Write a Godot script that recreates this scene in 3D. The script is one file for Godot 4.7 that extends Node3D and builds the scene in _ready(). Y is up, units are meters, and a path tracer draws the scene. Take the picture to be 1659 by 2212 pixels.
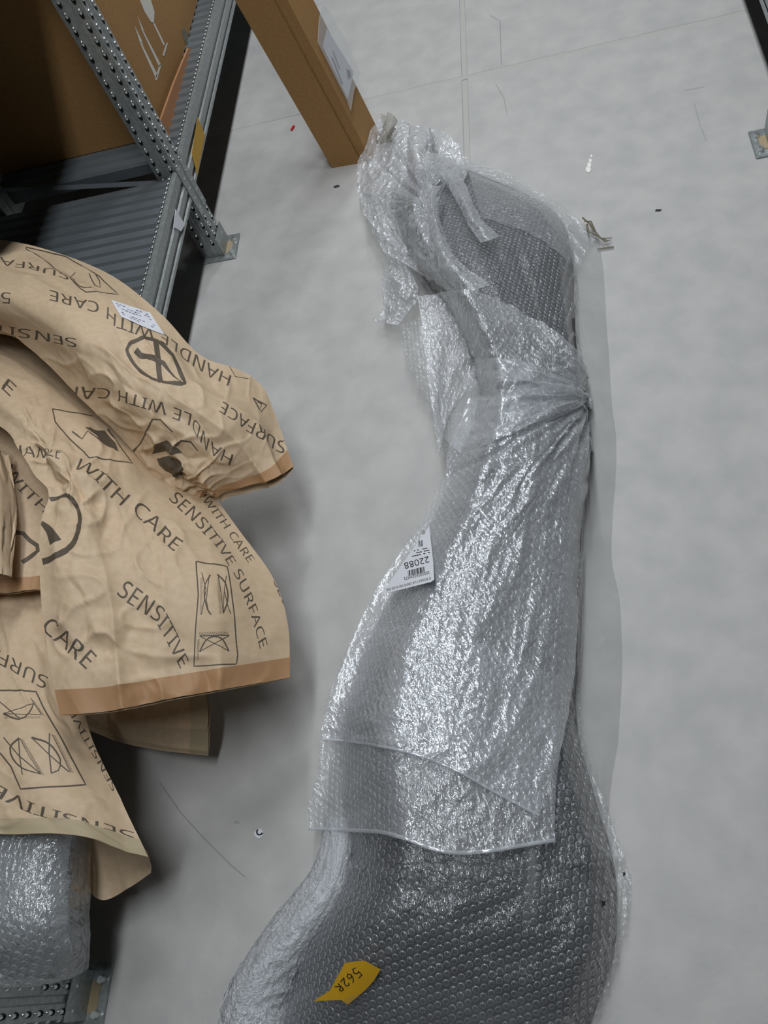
extends Node3D
# A warehouse aisle seen from eye height: a car part in bubble wrap on the floor, paper part bags on a galvanised rack.

const FOCAL := 1694.459
const EYE := Vector3(0, 1.5, 0)
var eye_basis := Basis(Vector3.UP, 0.45291019) * Basis(Vector3.RIGHT, -0.99582182) * Basis(Vector3.BACK, -0.49000083)
var rng := RandomNumberGenerator.new()
var mats := {}
var used := {}

# ---------------------------------------------------------------- measuring: from a spot in the photograph to a place in the aisle
func ray(x: float, y: float) -> Vector3:
	return eye_basis * Vector3((x - 829.5) / FOCAL, -(y - 1106.0) / FOCAL, -1.0)

func at(x: float, y: float, height: float = 0.0) -> Vector3:
	var d := ray(x, y)
	return EYE + d * ((height - EYE.y) / d.y)

func on_plane(x: float, y: float, p: Vector3, n: Vector3) -> Vector3:
	var d := ray(x, y)
	return EYE + d * ((p - EYE).dot(n) / d.dot(n))

# ---------------------------------------------------------------- names, metas
func numbered(called: String) -> String:
	if not used.has(called):
		used[called] = 0
		return called
	used[called] += 1
	return "%s_%03d" % [called, used[called]]

func tag(o: Node3D, label: String, category: String, group := "") -> Node3D:
	o.set_meta("label", label)
	o.set_meta("category", category)
	if group:
		o.set_meta("group", group)
	return o

func thing(called: String, label: String, category: String, where := Vector3.ZERO, group := "") -> Node3D:
	var o := Node3D.new()
	o.name = numbered(called)
	add_child(o, true)
	o.position = where
	return tag(o, label, category, group)

func part(called: String, mesh: Mesh, mat: Material, parent: Node, where := Vector3.INF) -> MeshInstance3D:
	var o := MeshInstance3D.new()
	o.name = numbered(called) if parent == self else called
	o.mesh = mesh
	o.material_override = mat
	parent.add_child(o, true)
	if where != Vector3.INF:
		o.position = where
	elif parent is Node3D and parent != self:
		o.position = -(parent as Node3D).global_position   # shapes measured in the aisle's own axes
	return o

# ---------------------------------------------------------------- materials
func noise_image(size: int, freq: float, kind: int, octaves: int, fractal := FastNoiseLite.FRACTAL_FBM, sd := 1) -> Image:
	var n := FastNoiseLite.new()
	n.seed = sd
	n.noise_type = kind
	n.frequency = freq
	n.fractal_type = fractal
	n.fractal_octaves = octaves
	return n.get_seamless_image(size, size)

func ramp(im: Image, lo: Color, hi: Color, lo_at := 0.0, hi_at := 1.0) -> ImageTexture:
	var w := im.get_width()
	var src := im.duplicate()
	src.convert(Image.FORMAT_L8)
	var a: PackedByteArray = src.get_data()
	var lut := PackedByteArray()
	lut.resize(768)
	for i in 256:
		var c := lo.lerp(hi, clampf((i / 255.0 - lo_at) / (hi_at - lo_at), 0, 1))
		lut[i * 3] = c.r8
		lut[i * 3 + 1] = c.g8
		lut[i * 3 + 2] = c.b8
	var b := PackedByteArray()
	b.resize(a.size() * 3)
	for i in a.size():
		var k := a[i] * 3
		b[i * 3] = lut[k]
		b[i * 3 + 1] = lut[k + 1]
		b[i * 3 + 2] = lut[k + 2]
	return ImageTexture.create_from_image(Image.create_from_data(w, im.get_height(), false, Image.FORMAT_RGB8, b))

func bump(im: Image, strength: float) -> ImageTexture:
	var b: Image = im.duplicate()
	b.convert(Image.FORMAT_L8)
	b.convert(Image.FORMAT_RGBA8)
	b.bump_map_to_normal_map(strength)
	return ImageTexture.create_from_image(b)

func tri(m: StandardMaterial3D, scale: float) -> StandardMaterial3D:
	m.uv1_triplanar = true
	m.uv1_world_triplanar = true
	m.uv1_scale = Vector3.ONE * scale
	return m

func plain(c: Color, rough := 0.7, metal := 0.0) -> StandardMaterial3D:
	var m := StandardMaterial3D.new()
	m.albedo_color = c
	m.roughness = rough
	m.metallic = metal
	m.cull_mode = BaseMaterial3D.CULL_DISABLED
	return m

func film(alpha: float, rough: float, normal: Texture2D, strength: float, tint := Color(0.93, 0.95, 0.97)) -> StandardMaterial3D:
	var m := StandardMaterial3D.new()
	m.albedo_color = Color(tint, alpha)
	m.transparency = BaseMaterial3D.TRANSPARENCY_ALPHA
	m.roughness = rough
	m.cull_mode = BaseMaterial3D.CULL_DISABLED
	if normal:
		m.normal_enabled = true
		m.normal_texture = normal
		m.normal_scale = strength
	return m

func make_materials() -> void:
	var S := FastNoiseLite.TYPE_SIMPLEX_SMOOTH
	var mottled := noise_image(1024, 0.011, S, 7, FastNoiseLite.FRACTAL_FBM, 4)
	var grain := noise_image(512, 0.2, S, 3, FastNoiseLite.FRACTAL_FBM, 7)
	var floor_mat := plain(Color.WHITE, 0.62)
	floor_mat.albedo_texture = ramp(mottled, Color(0.70, 0.70, 0.692), Color(0.75, 0.746, 0.737), 0.15, 0.85)
	floor_mat.normal_enabled = true
	floor_mat.normal_texture = bump(grain, 1.0)
	floor_mat.normal_scale = 0.12
	mats.floor = tri(floor_mat, 0.8)
	mats.filler = plain(Color(0.72, 0.72, 0.7), 0.8)
	mats.wall = plain(Color(0.25, 0.255, 0.26), 0.9)
	mats.ceiling = plain(Color(0.22, 0.225, 0.23), 0.9)
	var spangle := noise_image(512, 0.03, FastNoiseLite.TYPE_CELLULAR, 1, FastNoiseLite.FRACTAL_NONE, 3)
	var z := plain(Color.WHITE, 0.36, 0.4)
	z.albedo_texture = ramp(spangle, Color(0.56, 0.585, 0.585), Color(0.68, 0.7, 0.7))
	mats.zinc = tri(z, 6.0)
	mats.zinc_deck = plain(Color(0.5, 0.53, 0.55), 0.4, 0.5)
	mats.zinc_bright = plain(Color(0.85, 0.87, 0.87), 0.22, 0.8)
	mats.zinc_dull = plain(Color(0.4, 0.42, 0.44), 0.45, 0.7)
	mats.hole = plain(Color(0.03, 0.03, 0.03), 0.9)
	var fibre := noise_image(512, 0.05, S, 5, FastNoiseLite.FRACTAL_FBM, 12)
	var cardboard := plain(Color.WHITE, 0.85)
	cardboard.albedo_texture = ramp(fibre, Color(0.6, 0.455, 0.27), Color(0.66, 0.505, 0.31))
	mats.cardboard = tri(cardboard, 3.0)
	mats.cardboard_inside = plain(Color(0.72, 0.52, 0.36), 0.9)
	mats.kraft_tex = ramp(fibre, Color(0.785, 0.685, 0.56), Color(0.82, 0.73, 0.61), 0.25, 0.75)
	mats.paper_bump = bump(noise_image(512, 0.02, S, 4, FastNoiseLite.FRACTAL_RIDGED, 31), 3.0)
	mats.kraft = kraft(null)
	var hem := plain(Color(0.68, 0.525, 0.375), 0.6)
	hem.normal_enabled = true
	hem.normal_texture = mats.paper_bump
	hem.normal_scale = 0.15
	mats.hem = tri(hem, 3.0)
	var pale := plain(Color(0.7, 0.64, 0.52), 0.65)
	mats.hem_pale = pale
	mats.ink = plain(Color(0.1, 0.09, 0.09), 0.8)
	mats.white_print = plain(Color(0.86, 0.85, 0.82), 0.8)
	mats.paper = plain(Color(0.9, 0.91, 0.94), 0.55)
	mats.tape = plain(Color(0.78, 0.6, 0.12), 0.5)
	mats.plastic = plain(Color(0.055, 0.06, 0.075), 0.4)
	mats.black = plain(Color(0.02, 0.02, 0.022), 0.6)
	mats.frayed = plain(Color(0.45, 0.42, 0.34), 0.7)
	# film: fine wrinkles as relief
	var crinkle := noise_image(1024, 0.018, S, 4, FastNoiseLite.FRACTAL_RIDGED, 21)
	var smooth := noise_image(512, 0.012, S, 3, FastNoiseLite.FRACTAL_RIDGED, 22)
	mats.crinkle = bump(crinkle, 9.0)
	mats.smooth = bump(smooth, 5.0)
	# alpha: how milky; metallic: how mirror-like
	for k in [["wrap", 0.02, 0.15, 0.7, 0.11], ["wrap_white", 0.06, 0.16, 0.8, 0.25], ["wrap_outer", 0.08, 0.19, 0.6, 0.36], ["wrap_cap", 0.27, 0.15, 0.9, 0.15], ["wrap_roll", 0.34, 0.15, 1.6, 0.12]]:
		mats[k[0]] = film(k[1], k[2], mats.crinkle, k[3])
		mats[k[0]].metallic = k[4]
		mats[k[0]].metallic_specular = 0.8
	mats.wrap_thin = film(0.2, 0.2, mats.smooth, 0.6, Color(0.74, 0.75, 0.75))
	mats.wrap_bound = film(0.2, 0.17, mats.smooth, 0.8)
	mats.wrap_end = film(0.03, 0.2, mats.smooth, 0.6)
	for m in ["wrap", "wrap_white", "wrap_roll", "wrap_outer"]:
		mats[m].uv1_scale = Vector3(2.6, 1.5, 1)
	mats.bubble = film(0.02, 0.1, null, 0.0)
	mats.bubble_rim = film(0.22, 0.2, null, 0.0)

func kraft(ink: Texture2D) -> StandardMaterial3D:
	var m := plain(Color.WHITE, 0.62)
	m.albedo_texture = mats.kraft_tex
	m.normal_enabled = true
	m.normal_texture = mats.paper_bump
	m.normal_scale = 0.12
	tri(m, 2.2)
	if ink:
		m.detail_enabled = true
		m.detail_albedo = ink
		m.detail_uv_layer = BaseMaterial3D.DETAIL_UV_2
		m.detail_blend_mode = BaseMaterial3D.BLEND_MODE_MIX
	return m

# ---------------------------------------------------------------- mesh helpers
func quad(st: SurfaceTool, a: Vector3, b: Vector3, c: Vector3, d: Vector3) -> void:
	for p in [a, b, c, a, c, d]:
		st.add_vertex(p)

func begin(smooth := -1) -> SurfaceTool:
	var st := SurfaceTool.new()
	st.begin(Mesh.PRIMITIVE_TRIANGLES)
	st.set_smooth_group(smooth)
	return st

func done(st: SurfaceTool) -> ArrayMesh:
	st.generate_normals()
	return st.commit()

# a box given by eight corners: bottom a b c d, top e f g h (same order)
func hexa(st: SurfaceTool, p: Array) -> void:
	quad(st, p[3], p[2], p[1], p[0])
	quad(st, p[4], p[5], p[6], p[7])
	for i in 4:
		var j := (i + 1) % 4
		quad(st, p[i], p[j], p[4 + j], p[4 + i])

func block(st: SurfaceTool, lo: Vector3, hi: Vector3, bevel := 0.0) -> void:
	if bevel <= 0.0:
		hexa(st, [Vector3(lo.x, lo.y, lo.z), Vector3(lo.x, lo.y, hi.z), Vector3(hi.x, lo.y, hi.z), Vector3(hi.x, lo.y, lo.z), Vector3(lo.x, hi.y, lo.z), Vector3(lo.x, hi.y, hi.z), Vector3(hi.x, hi.y, hi.z), Vector3(hi.x, hi.y, lo.z)])
		return
	var rings := []
	for r in [[lo.y, bevel], [lo.y + bevel, 0.0], [hi.y - bevel, 0.0], [hi.y, bevel]]:
		var y: float = r[0]
		var k: float = r[1]
		var b := bevel
		rings.append([Vector3(lo.x + k + b, y, lo.z + k), Vector3(lo.x + k, y, lo.z + k + b), Vector3(lo.x + k, y, hi.z - k - b), Vector3(lo.x + k + b, y, hi.z - k), Vector3(hi.x - k - b, y, hi.z - k), Vector3(hi.x - k, y, hi.z - k - b), Vector3(hi.x - k, y, lo.z + k + b), Vector3(hi.x - k - b, y, lo.z + k)])
	for i in 3:
		for j in 8:
			var j2 := (j + 1) % 8
			quad(st, rings[i][j], rings[i][j2], rings[i + 1][j2], rings[i + 1][j])
	for k in range(1, 7):
		for t in [[0, 1], [3, 0]]:
			var ring: Array = rings[t[0]]
			var tri_ := [ring[0], ring[k + 1], ring[k]] if t[0] == 0 else [ring[0], ring[k], ring[k + 1]]
			for p in tri_:
				st.add_vertex(p)

func box_mesh(lo: Vector3, hi: Vector3, bevel := 0.0) -> ArrayMesh:
	var st := begin()
	block(st, lo, hi, bevel)
	return done(st)

# a polygon of points, given thickness along n
func slab_mesh(poly: Array, n: Vector3, thick: float) -> ArrayMesh:
	var st := begin()
	var c := Vector3.ZERO
	for p in poly:
		c += p
	c /= poly.size()
	var flat := PackedVector2Array()
	var ex: Vector3 = (poly[1] - poly[0]).normalized()
	var ey := n.cross(ex).normalized()
	for p in poly:
		flat.append(Vector2((p - c).dot(ex), (p - c).dot(ey)))
	var idx := Geometry2D.triangulate_polygon(flat)
	for i in range(0, idx.size(), 3):
		for k in 3:
			st.add_vertex(poly[idx[i + k]] + n * thick)
		for k in [2, 1, 0]:
			st.add_vertex(poly[idx[i + k]])
	for i in poly.size():
		var j := (i + 1) % poly.size()
		quad(st, poly[i], poly[j], poly[j] + n * thick, poly[i] + n * thick)
	return done(st)

# profile (x, y) drawn along z
func extrude_z(profile: Array, z0: float, z1: float, closed := true) -> ArrayMesh:
	var st := begin()
	var n := profile.size()
	for i in (n if closed else n - 1):
		var a: Vector2 = profile[i]
		var b: Vector2 = profile[(i + 1) % n]
		quad(st, Vector3(a.x, a.y, z0), Vector3(b.x, b.y, z0), Vector3(b.x, b.y, z1), Vector3(a.x, a.y, z1))
	if closed:
		var idx := Geometry2D.triangulate_polygon(PackedVector2Array(profile))
		for i in range(0, idx.size(), 3):
			for z in [z0, z1]:
				for k in 3:
					var p: Vector2 = profile[idx[i + k]]
					st.add_vertex(Vector3(p.x, p.y, z))
	return done(st)

# ---------------------------------------------------------------- soft sheets: a net of control points, smoothly filled
class Net:
	var ctrl: Array = []       # rows of Vector3(photo x, photo y, height)
	var nu := 0
	var nv := 0
	var p: PackedVector3Array  # measured points
	var w: PackedVector3Array  # the same in the aisle
	var n: PackedVector3Array
	var width := 1.0
	var length := 1.0

	static func cat(a: Vector3, b: Vector3, c: Vector3, d: Vector3, t: float) -> Vector3:
		return 0.5 * ((2.0 * b) + (c - a) * t + (2.0 * a - 5.0 * b + 4.0 * c - d) * t * t + (3.0 * b - a - 3.0 * c + d) * t * t * t)

	static func along(row: Array, t: float) -> Vector3:
		var m := row.size() - 1
		var s := clampf(t, 0, 1) * m
		var i := mini(int(s), m - 1)
		var f := s - i
		var b: Vector3 = row[i]
		var c: Vector3 = row[i + 1]
		var a: Vector3 = row[i - 1] if i > 0 else 2.0 * b - c
		var d: Vector3 = row[i + 2] if i + 2 <= m else 2.0 * c - b
		return cat(a, b, c, d, f)

	func fill(u: int, v: int) -> void:
		nu = u
		nv = v
		p.resize((nu + 1) * (nv + 1))
		for j in nv + 1:
			var row := []
			for c in ctrl[0].size():
				var col := []
				for r in ctrl:
					col.append(r[c])
				row.append(along(col, float(j) / nv))
			for i in nu + 1:
				p[j * (nu + 1) + i] = along(row, float(i) / nu)

	func normals() -> void:
		n.resize(w.size())
		for j in nv + 1:
			for i in nu + 1:
				var a := w[j * (nu + 1) + mini(i + 1, nu)] - w[j * (nu + 1) + maxi(i - 1, 0)]
				var b := w[mini(j + 1, nv) * (nu + 1) + i] - w[maxi(j - 1, 0) * (nu + 1) + i]
				var c := a.cross(b).normalized()
				n[j * (nu + 1) + i] = c if c.y >= 0 else -c

	func measure() -> void:
		width = 0.0
		length = 0.0
		var jm := nv / 2
		for i in nu:
			width += w[jm * (nu + 1) + i].distance_to(w[jm * (nu + 1) + i + 1])
		for j in nv:
			length += w[j * (nu + 1) + nu / 2].distance_to(w[(j + 1) * (nu + 1) + nu / 2])

	func px(u: float, v: float) -> Vector2:
		var x := clampf(u, 0, 1) * nu
		var y := clampf(v, 0, 1) * nv
		var i := mini(int(x), nu - 1)
		var j := mini(int(y), nv - 1)
		var fx := x - i
		var fy := y - j
		var k := j * (nu + 1) + i
		var q := p[k].lerp(p[k + 1], fx).lerp(p[k + nu + 1].lerp(p[k + nu + 2], fx), fy)
		return Vector2(q.x, q.y) + Vector2(u - clampf(u, 0, 1), 0) * 500.0 + Vector2(0, v - clampf(v, 0, 1)) * 500.0

	# where on the sheet (u, v) a spot of the photograph lies
	func find(spot: Vector2, guess := Vector2(-1, -1)) -> Vector2:
		var g := guess
		if g.x < 0.0:
			var best := 1e12
			for j in range(0, nv + 1, 4):
				for i in range(0, nu + 1, 4):
					var q := p[j * (nu + 1) + i]
					var d := Vector2(q.x, q.y).distance_squared_to(spot)
					if d < best:
						best = d
						g = Vector2(float(i) / nu, float(j) / nv)
		for k in 7:
			var f := px(g.x, g.y)
			var e := spot - f
			if e.length_squared() < 0.01:
				break
			var h := 0.01
			var du := (px(g.x + h, g.y) - px(g.x - h, g.y)) / (2 * h)
			var dv := (px(g.x, g.y + h) - px(g.x, g.y - h)) / (2 * h)
			var det := du.x * dv.y - du.y * dv.x
			if absf(det) < 1e-3:
				break
			var s := Vector2((e.x * dv.y - e.y * dv.x) / det, (du.x * e.y - du.y * e.x) / det)
			g += s.limit_length(0.15)
		return g

	func spot(u: float, v: float, off := 0.0) -> Vector3:
		var x := clampf(u, 0, 1) * nu
		var y := clampf(v, 0, 1) * nv
		var i := mini(int(x), nu - 1)
		var j := mini(int(y), nv - 1)
		var fx := x - i
		var fy := y - j
		var k := j * (nu + 1) + i
		return w[k].lerp(w[k + 1], fx).lerp(w[k + nu + 1].lerp(w[k + nu + 2], fx), fy) + n[k] * off

func rows(a: Array) -> Array:
	var out := []
	for r in a:
		var row := []
		for k in range(0, r.size(), 3):
			row.append(Vector3(r[k], r[k + 1], r[k + 2]))
		out.append(row)
	return out

func noise3(sd: int, freq: float, kind: int, fractal: int, octaves := 3) -> FastNoiseLite:
	var n := FastNoiseLite.new()
	n.seed = sd
	n.frequency = freq
	n.noise_type = kind
	n.fractal_type = fractal
	n.fractal_octaves = octaves
	return n

# the mesh of a net, columns i0..i1 and rows j0..j1; UV is the place on the sheet in metres (turned), UV2 the place on it from 0 to 1
func net_mesh(net: Net, i0: int, i1: int, j0: int, j1: int, off := 0.0, turn := 0.0, flat_uv := true, pts := PackedVector3Array()) -> ArrayMesh:
	var src := net.w if pts.is_empty() else pts
	var v := PackedVector3Array()
	var uv := PackedVector2Array()
	var uv2 := PackedVector2Array()
	var idx := PackedInt32Array()
	var cols := i1 - i0 + 1
	for j in range(j0, j1 + 1):
		for i in range(i0, i1 + 1):
			var k := j * (net.nu + 1) + i
			v.append(src[k] + net.n[k] * off)
			uv.append(Vector2(src[k].x, src[k].z).rotated(turn) if flat_uv else Vector2(float(i) / net.nu * net.width, float(j) / net.nv * net.length))
			uv2.append(Vector2(float(i) / net.nu, float(j) / net.nv))
	for j in j1 - j0:
		for i in i1 - i0:
			var k := j * cols + i
			idx.append_array([k, k + 1, k + cols + 1, k, k + cols + 1, k + cols])
	var arr := []
	arr.resize(Mesh.ARRAY_MAX)
	arr[Mesh.ARRAY_VERTEX] = v
	arr[Mesh.ARRAY_TEX_UV] = uv
	arr[Mesh.ARRAY_TEX_UV2] = uv2
	arr[Mesh.ARRAY_INDEX] = idx
	var m := ArrayMesh.new()
	m.add_surface_from_arrays(Mesh.PRIMITIVE_TRIANGLES, arr)
	var st := SurfaceTool.new()
	st.create_from(m, 0)
	st.generate_normals()
	return st.commit()

# ---------------------------------------------------------------- printing on paper
class Ink:
	var im: Image
	var net: Net
	var last := Vector2(-1, -1)
	var tone := Color(0.13, 0.115, 0.1, 0.86)

	func _init(on: Net, size: int) -> void:
		net = on
		im = Image.create(size, size, false, Image.FORMAT_RGBA8)
		im.fill(Color(tone, 0.0))

	func uv(q: Vector2) -> Vector2:
		var g := net.find(q, last)
		if net.px(g.x, g.y).distance_to(q) > 4.0:
			g = net.find(q)
		last = g if g.x > 0 and g.x < 1 and g.y > 0 and g.y < 1 else Vector2(-1, -1)
		return g * im.get_width()

	func tri(a: Vector2, b: Vector2, c: Vector2) -> void:
		var s := im.get_width()
		var lo := a.min(b).min(c).floor()
		var hi := a.max(b).max(c).ceil()
		if hi.x < 0 or hi.y < 0 or lo.x >= s or lo.y >= s or hi.x - lo.x > 900 or hi.y - lo.y > 900:
			return
		var area := (b - a).cross(c - a)
		if absf(area) < 1e-6:
			return
		for y in range(maxi(0, int(lo.y)), mini(s, int(hi.y) + 1)):
			for x in range(maxi(0, int(lo.x)), mini(s, int(hi.x) + 1)):
				var q := Vector2(x + 0.5, y + 0.5)
				var w0 := (b - a).cross(q - a) / area
				var w1 := (c - b).cross(q - b) / area
				var w2 := (a - c).cross(q - c) / area
				if w0 >= -0.02 and w1 >= -0.02 and w2 >= -0.02:
					im.set_pixel(x, y, tone)

	func poly(pts: Array) -> void:
		var f := PackedVector2Array(pts)
		var idx := Geometry2D.triangulate_polygon(f)
		var m := PackedVector2Array()
		for q in f:
			m.append(uv(q))
		for i in range(0, idx.size(), 3):
			tri(m[idx[i]], m[idx[i + 1]], m[idx[i + 2]])

	# a line through spots of the photograph, of a width that may taper
	func line(pts: Array, w0: float, w1 := -1.0, curved := false) -> void:
		var q := PackedVector2Array()
		var m := pts.size() - 1
		for i in m:
			var a: Vector2 = pts[i]
			var b: Vector2 = pts[i + 1]
			var steps := maxi(1, int(a.distance_to(b) / 9.0))
			for k in steps:
				var t := float(k) / steps
				if curved:
					var z: Vector2 = pts[i - 1] if i > 0 else 2.0 * a - b
					var d: Vector2 = pts[i + 2] if i + 2 <= m else 2.0 * b - a
					q.append(a.cubic_interpolate(b, z, d, t))
				else:
					q.append(a.lerp(b, t))
		q.append(pts[m])
		var we := w0 if w1 < 0 else w1
		var before: Array = []
		for i in q.size():
			var d := (q[mini(i + 1, q.size() - 1)] - q[maxi(i - 1, 0)]).normalized().orthogonal()
			var hw := lerpf(w0, we, float(i) / maxi(1, q.size() - 1)) * 0.5
			var now := [uv(q[i] + d * hw), uv(q[i] - d * hw)]
			if before:
				tri(before[0], before[1], now[0])
				tri(before[1], now[1], now[0])
			before = now

	# short slanting strokes beside a line
	func hatch(a: Vector2, b: Vector2, step: Vector2, count: int) -> void:
		for i in count:
			var q := a.lerp(b, (i + 0.5) / count)
			line([q, q + step], 1.1)

	func text(what: String, path: Array, up: Vector2, up_end := Vector2.INF, thick := true) -> void:
		var tm := TextMesh.new()
		var f := SystemFont.new()
		f.font_names = PackedStringArray(["Droid Sans"])
		tm.font = f
		tm.font_size = 64
		tm.pixel_size = 0.01
		tm.depth = 0.0
		tm.curve_step = 2.0
		tm.text = what
		var arr := tm.get_mesh_arrays()
		var v: PackedVector3Array = arr[Mesh.ARRAY_VERTEX]
		var idx: PackedInt32Array = arr[Mesh.ARRAY_INDEX] if arr[Mesh.ARRAY_INDEX] != null else PackedInt32Array(range(v.size()))
		var lo := Vector2(1e9, 1e9)
		var hi := Vector2(-1e9, -1e9)
		for q in v:
			lo = lo.min(Vector2(q.x, q.y))
			hi = hi.max(Vector2(q.x, q.y))
		var total := 0.0
		for i in path.size() - 1:
			total += (path[i + 1] - path[i]).length()
		var ue := up if up_end == Vector2.INF else up_end
		var m := PackedVector2Array()
		m.resize(v.size())
		for k in v.size():
			var s := (v[k].x - lo.x) / (hi.x - lo.x)
			var t := (v[k].y - lo.y) / (hi.y - lo.y)
			var rest := s * total
			var base: Vector2 = path[0]
			for i in path.size() - 1:
				var l: float = (path[i + 1] - path[i]).length()
				if rest <= l or i == path.size() - 2:
					base = path[i].lerp(path[i + 1], rest / l)
					break
				rest -= l
			m[k] = uv(base + up.lerp(ue, s) * t)
		for i in range(0, idx.size(), 3):
			tri(m[idx[i]], m[idx[i + 1]], m[idx[i + 2]])

	func texture() -> ImageTexture:
		return ImageTexture.create_from_image(im)

func V(a: Array, k := 1.0, ox := 0.0, oy := 0.0) -> Array:
	var out := []
	for i in range(0, a.size(), 2):
		out.append(Vector2(a[i] / k + ox, a[i + 1] / k + oy))
	return out

# ---------------------------------------------------------------- paper bags
func paper_net(ctrl: Array, nu: int, nv: int, amp: float, sd: int, spots := []) -> Net:
	var net := Net.new()
	net.ctrl = rows(ctrl)
	net.fill(nu, nv)
	net.w.resize(net.p.size())
	for k in net.p.size():
		net.w[k] = at(net.p[k].x, net.p[k].y, net.p[k].z)
	net.normals()
	net.measure()
	var big := noise3(sd, 5.0, FastNoiseLite.TYPE_SIMPLEX_SMOOTH, FastNoiseLite.FRACTAL_FBM, 2)
	var facets := noise3(sd + 1, 11.0, FastNoiseLite.TYPE_CELLULAR, FastNoiseLite.FRACTAL_NONE)
	facets.cellular_return_type = FastNoiseLite.RETURN_DISTANCE2_SUB
	var fine := noise3(sd + 2, 14.0, FastNoiseLite.TYPE_SIMPLEX_SMOOTH, FastNoiseLite.FRACTAL_RIDGED, 2)
	var line := noise3(sd + 4, 7.0, FastNoiseLite.TYPE_SIMPLEX_SMOOTH, FastNoiseLite.FRACTAL_NONE)
	var pleat := noise3(sd + 5, 7.0, FastNoiseLite.TYPE_SIMPLEX_SMOOTH, FastNoiseLite.FRACTAL_NONE)
	var patch := noise3(sd + 3, 3.0, FastNoiseLite.TYPE_SIMPLEX_SMOOTH, FastNoiseLite.FRACTAL_NONE)
	for j in nv + 1:
		for i in nu + 1:
			var k := j * (nu + 1) + i
			var x := float(i) / nu * net.width
			var y := float(j) / nv * net.length
			var where := clampf(patch.get_noise_2d(x, y) * 2.0 + 0.55, 0.2, 1.2)
			var edge := minf(1.0, minf(i, nu - i) / (nu * 0.08))
			for q in spots:    # places where the paper is crushed
				where += q[3] * exp(-Vector2(net.p[k].x - q[0], net.p[k].y - q[1]).length_squared() / (q[2] * q[2]))
			net.w[k] += net.n[k] * amp * (big.get_noise_2d(x * 1.3, y * 0.7) * 0.7 + where * (facets.get_noise_2d(x + 0.03 * big.get_noise_2d(y, x), y * 0.7) * 0.9 + fine.get_noise_2d(x * 0.8, y * 0.45) * 0.2 + 0.45 * pow(1.0 - absf(line.get_noise_2d(x, y)), 7.0))) * (0.25 + 0.75 * edge)
			# pleats that deepen towards the mouth
			net.w[k] += net.n[k] * 0.011 * smoothstep(0.35, 1.0, float(j) / nv) * (pow(1.0 - absf(pleat.get_noise_2d(x, y * 0.12)), 3.0) - 0.5) * (0.3 + 0.7 * edge) * minf(1.0, amp / 0.006)
	net.normals()
	return net

# a bag: the upper sheet, a slack lower sheet that meets it along both sides, and the folded strip at its mouth
func paper_bag(label: String, net: Net, ink: Texture2D, slack: float, strip: float, strip_mat: Material, lip := 0.006, group := "paper bags with printed handling marks on the rack") -> Node3D:
	var mid := net.spot(0.5, 0.5)
	var t := thing("paper_bag", label, "paper bag", Vector3(mid.x, mid.y - slack, mid.z), group)
	var js := int(net.nv * strip)
	part("front_sheet", net_mesh(net, 0, net.nu, 0, net.nv), kraft(ink), t)
	var low := PackedVector3Array()
	low.resize(net.w.size())
	for j in net.nv + 1:
		for i in net.nu + 1:
			var k := j * (net.nu + 1) + i
			var u := float(i) / net.nu
			var v := float(j) / net.nv
			var d := slack * pow(sin(PI * u), 0.6) * minf(1.0, (1.0 - v) * 2.2) + lip * pow(sin(PI * u), 0.5)
			low[k] = net.w[k] - Vector3(0, d, 0)
			low[k].y = maxf(low[k].y, 0.316 if low[k].x < -0.945 else 0.004)   # lies on the rack deck where it is over it
	part("back_sheet", net_mesh(net, 0, net.nu, 0, net.nv, 0.0, 0.0, true, low), mats.kraft, t)
	if strip < 1.0:
		part("mouth_strip", net_mesh(net, 0, net.nu, js, net.nv, 0.0012), strip_mat, t)
	return t

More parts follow.
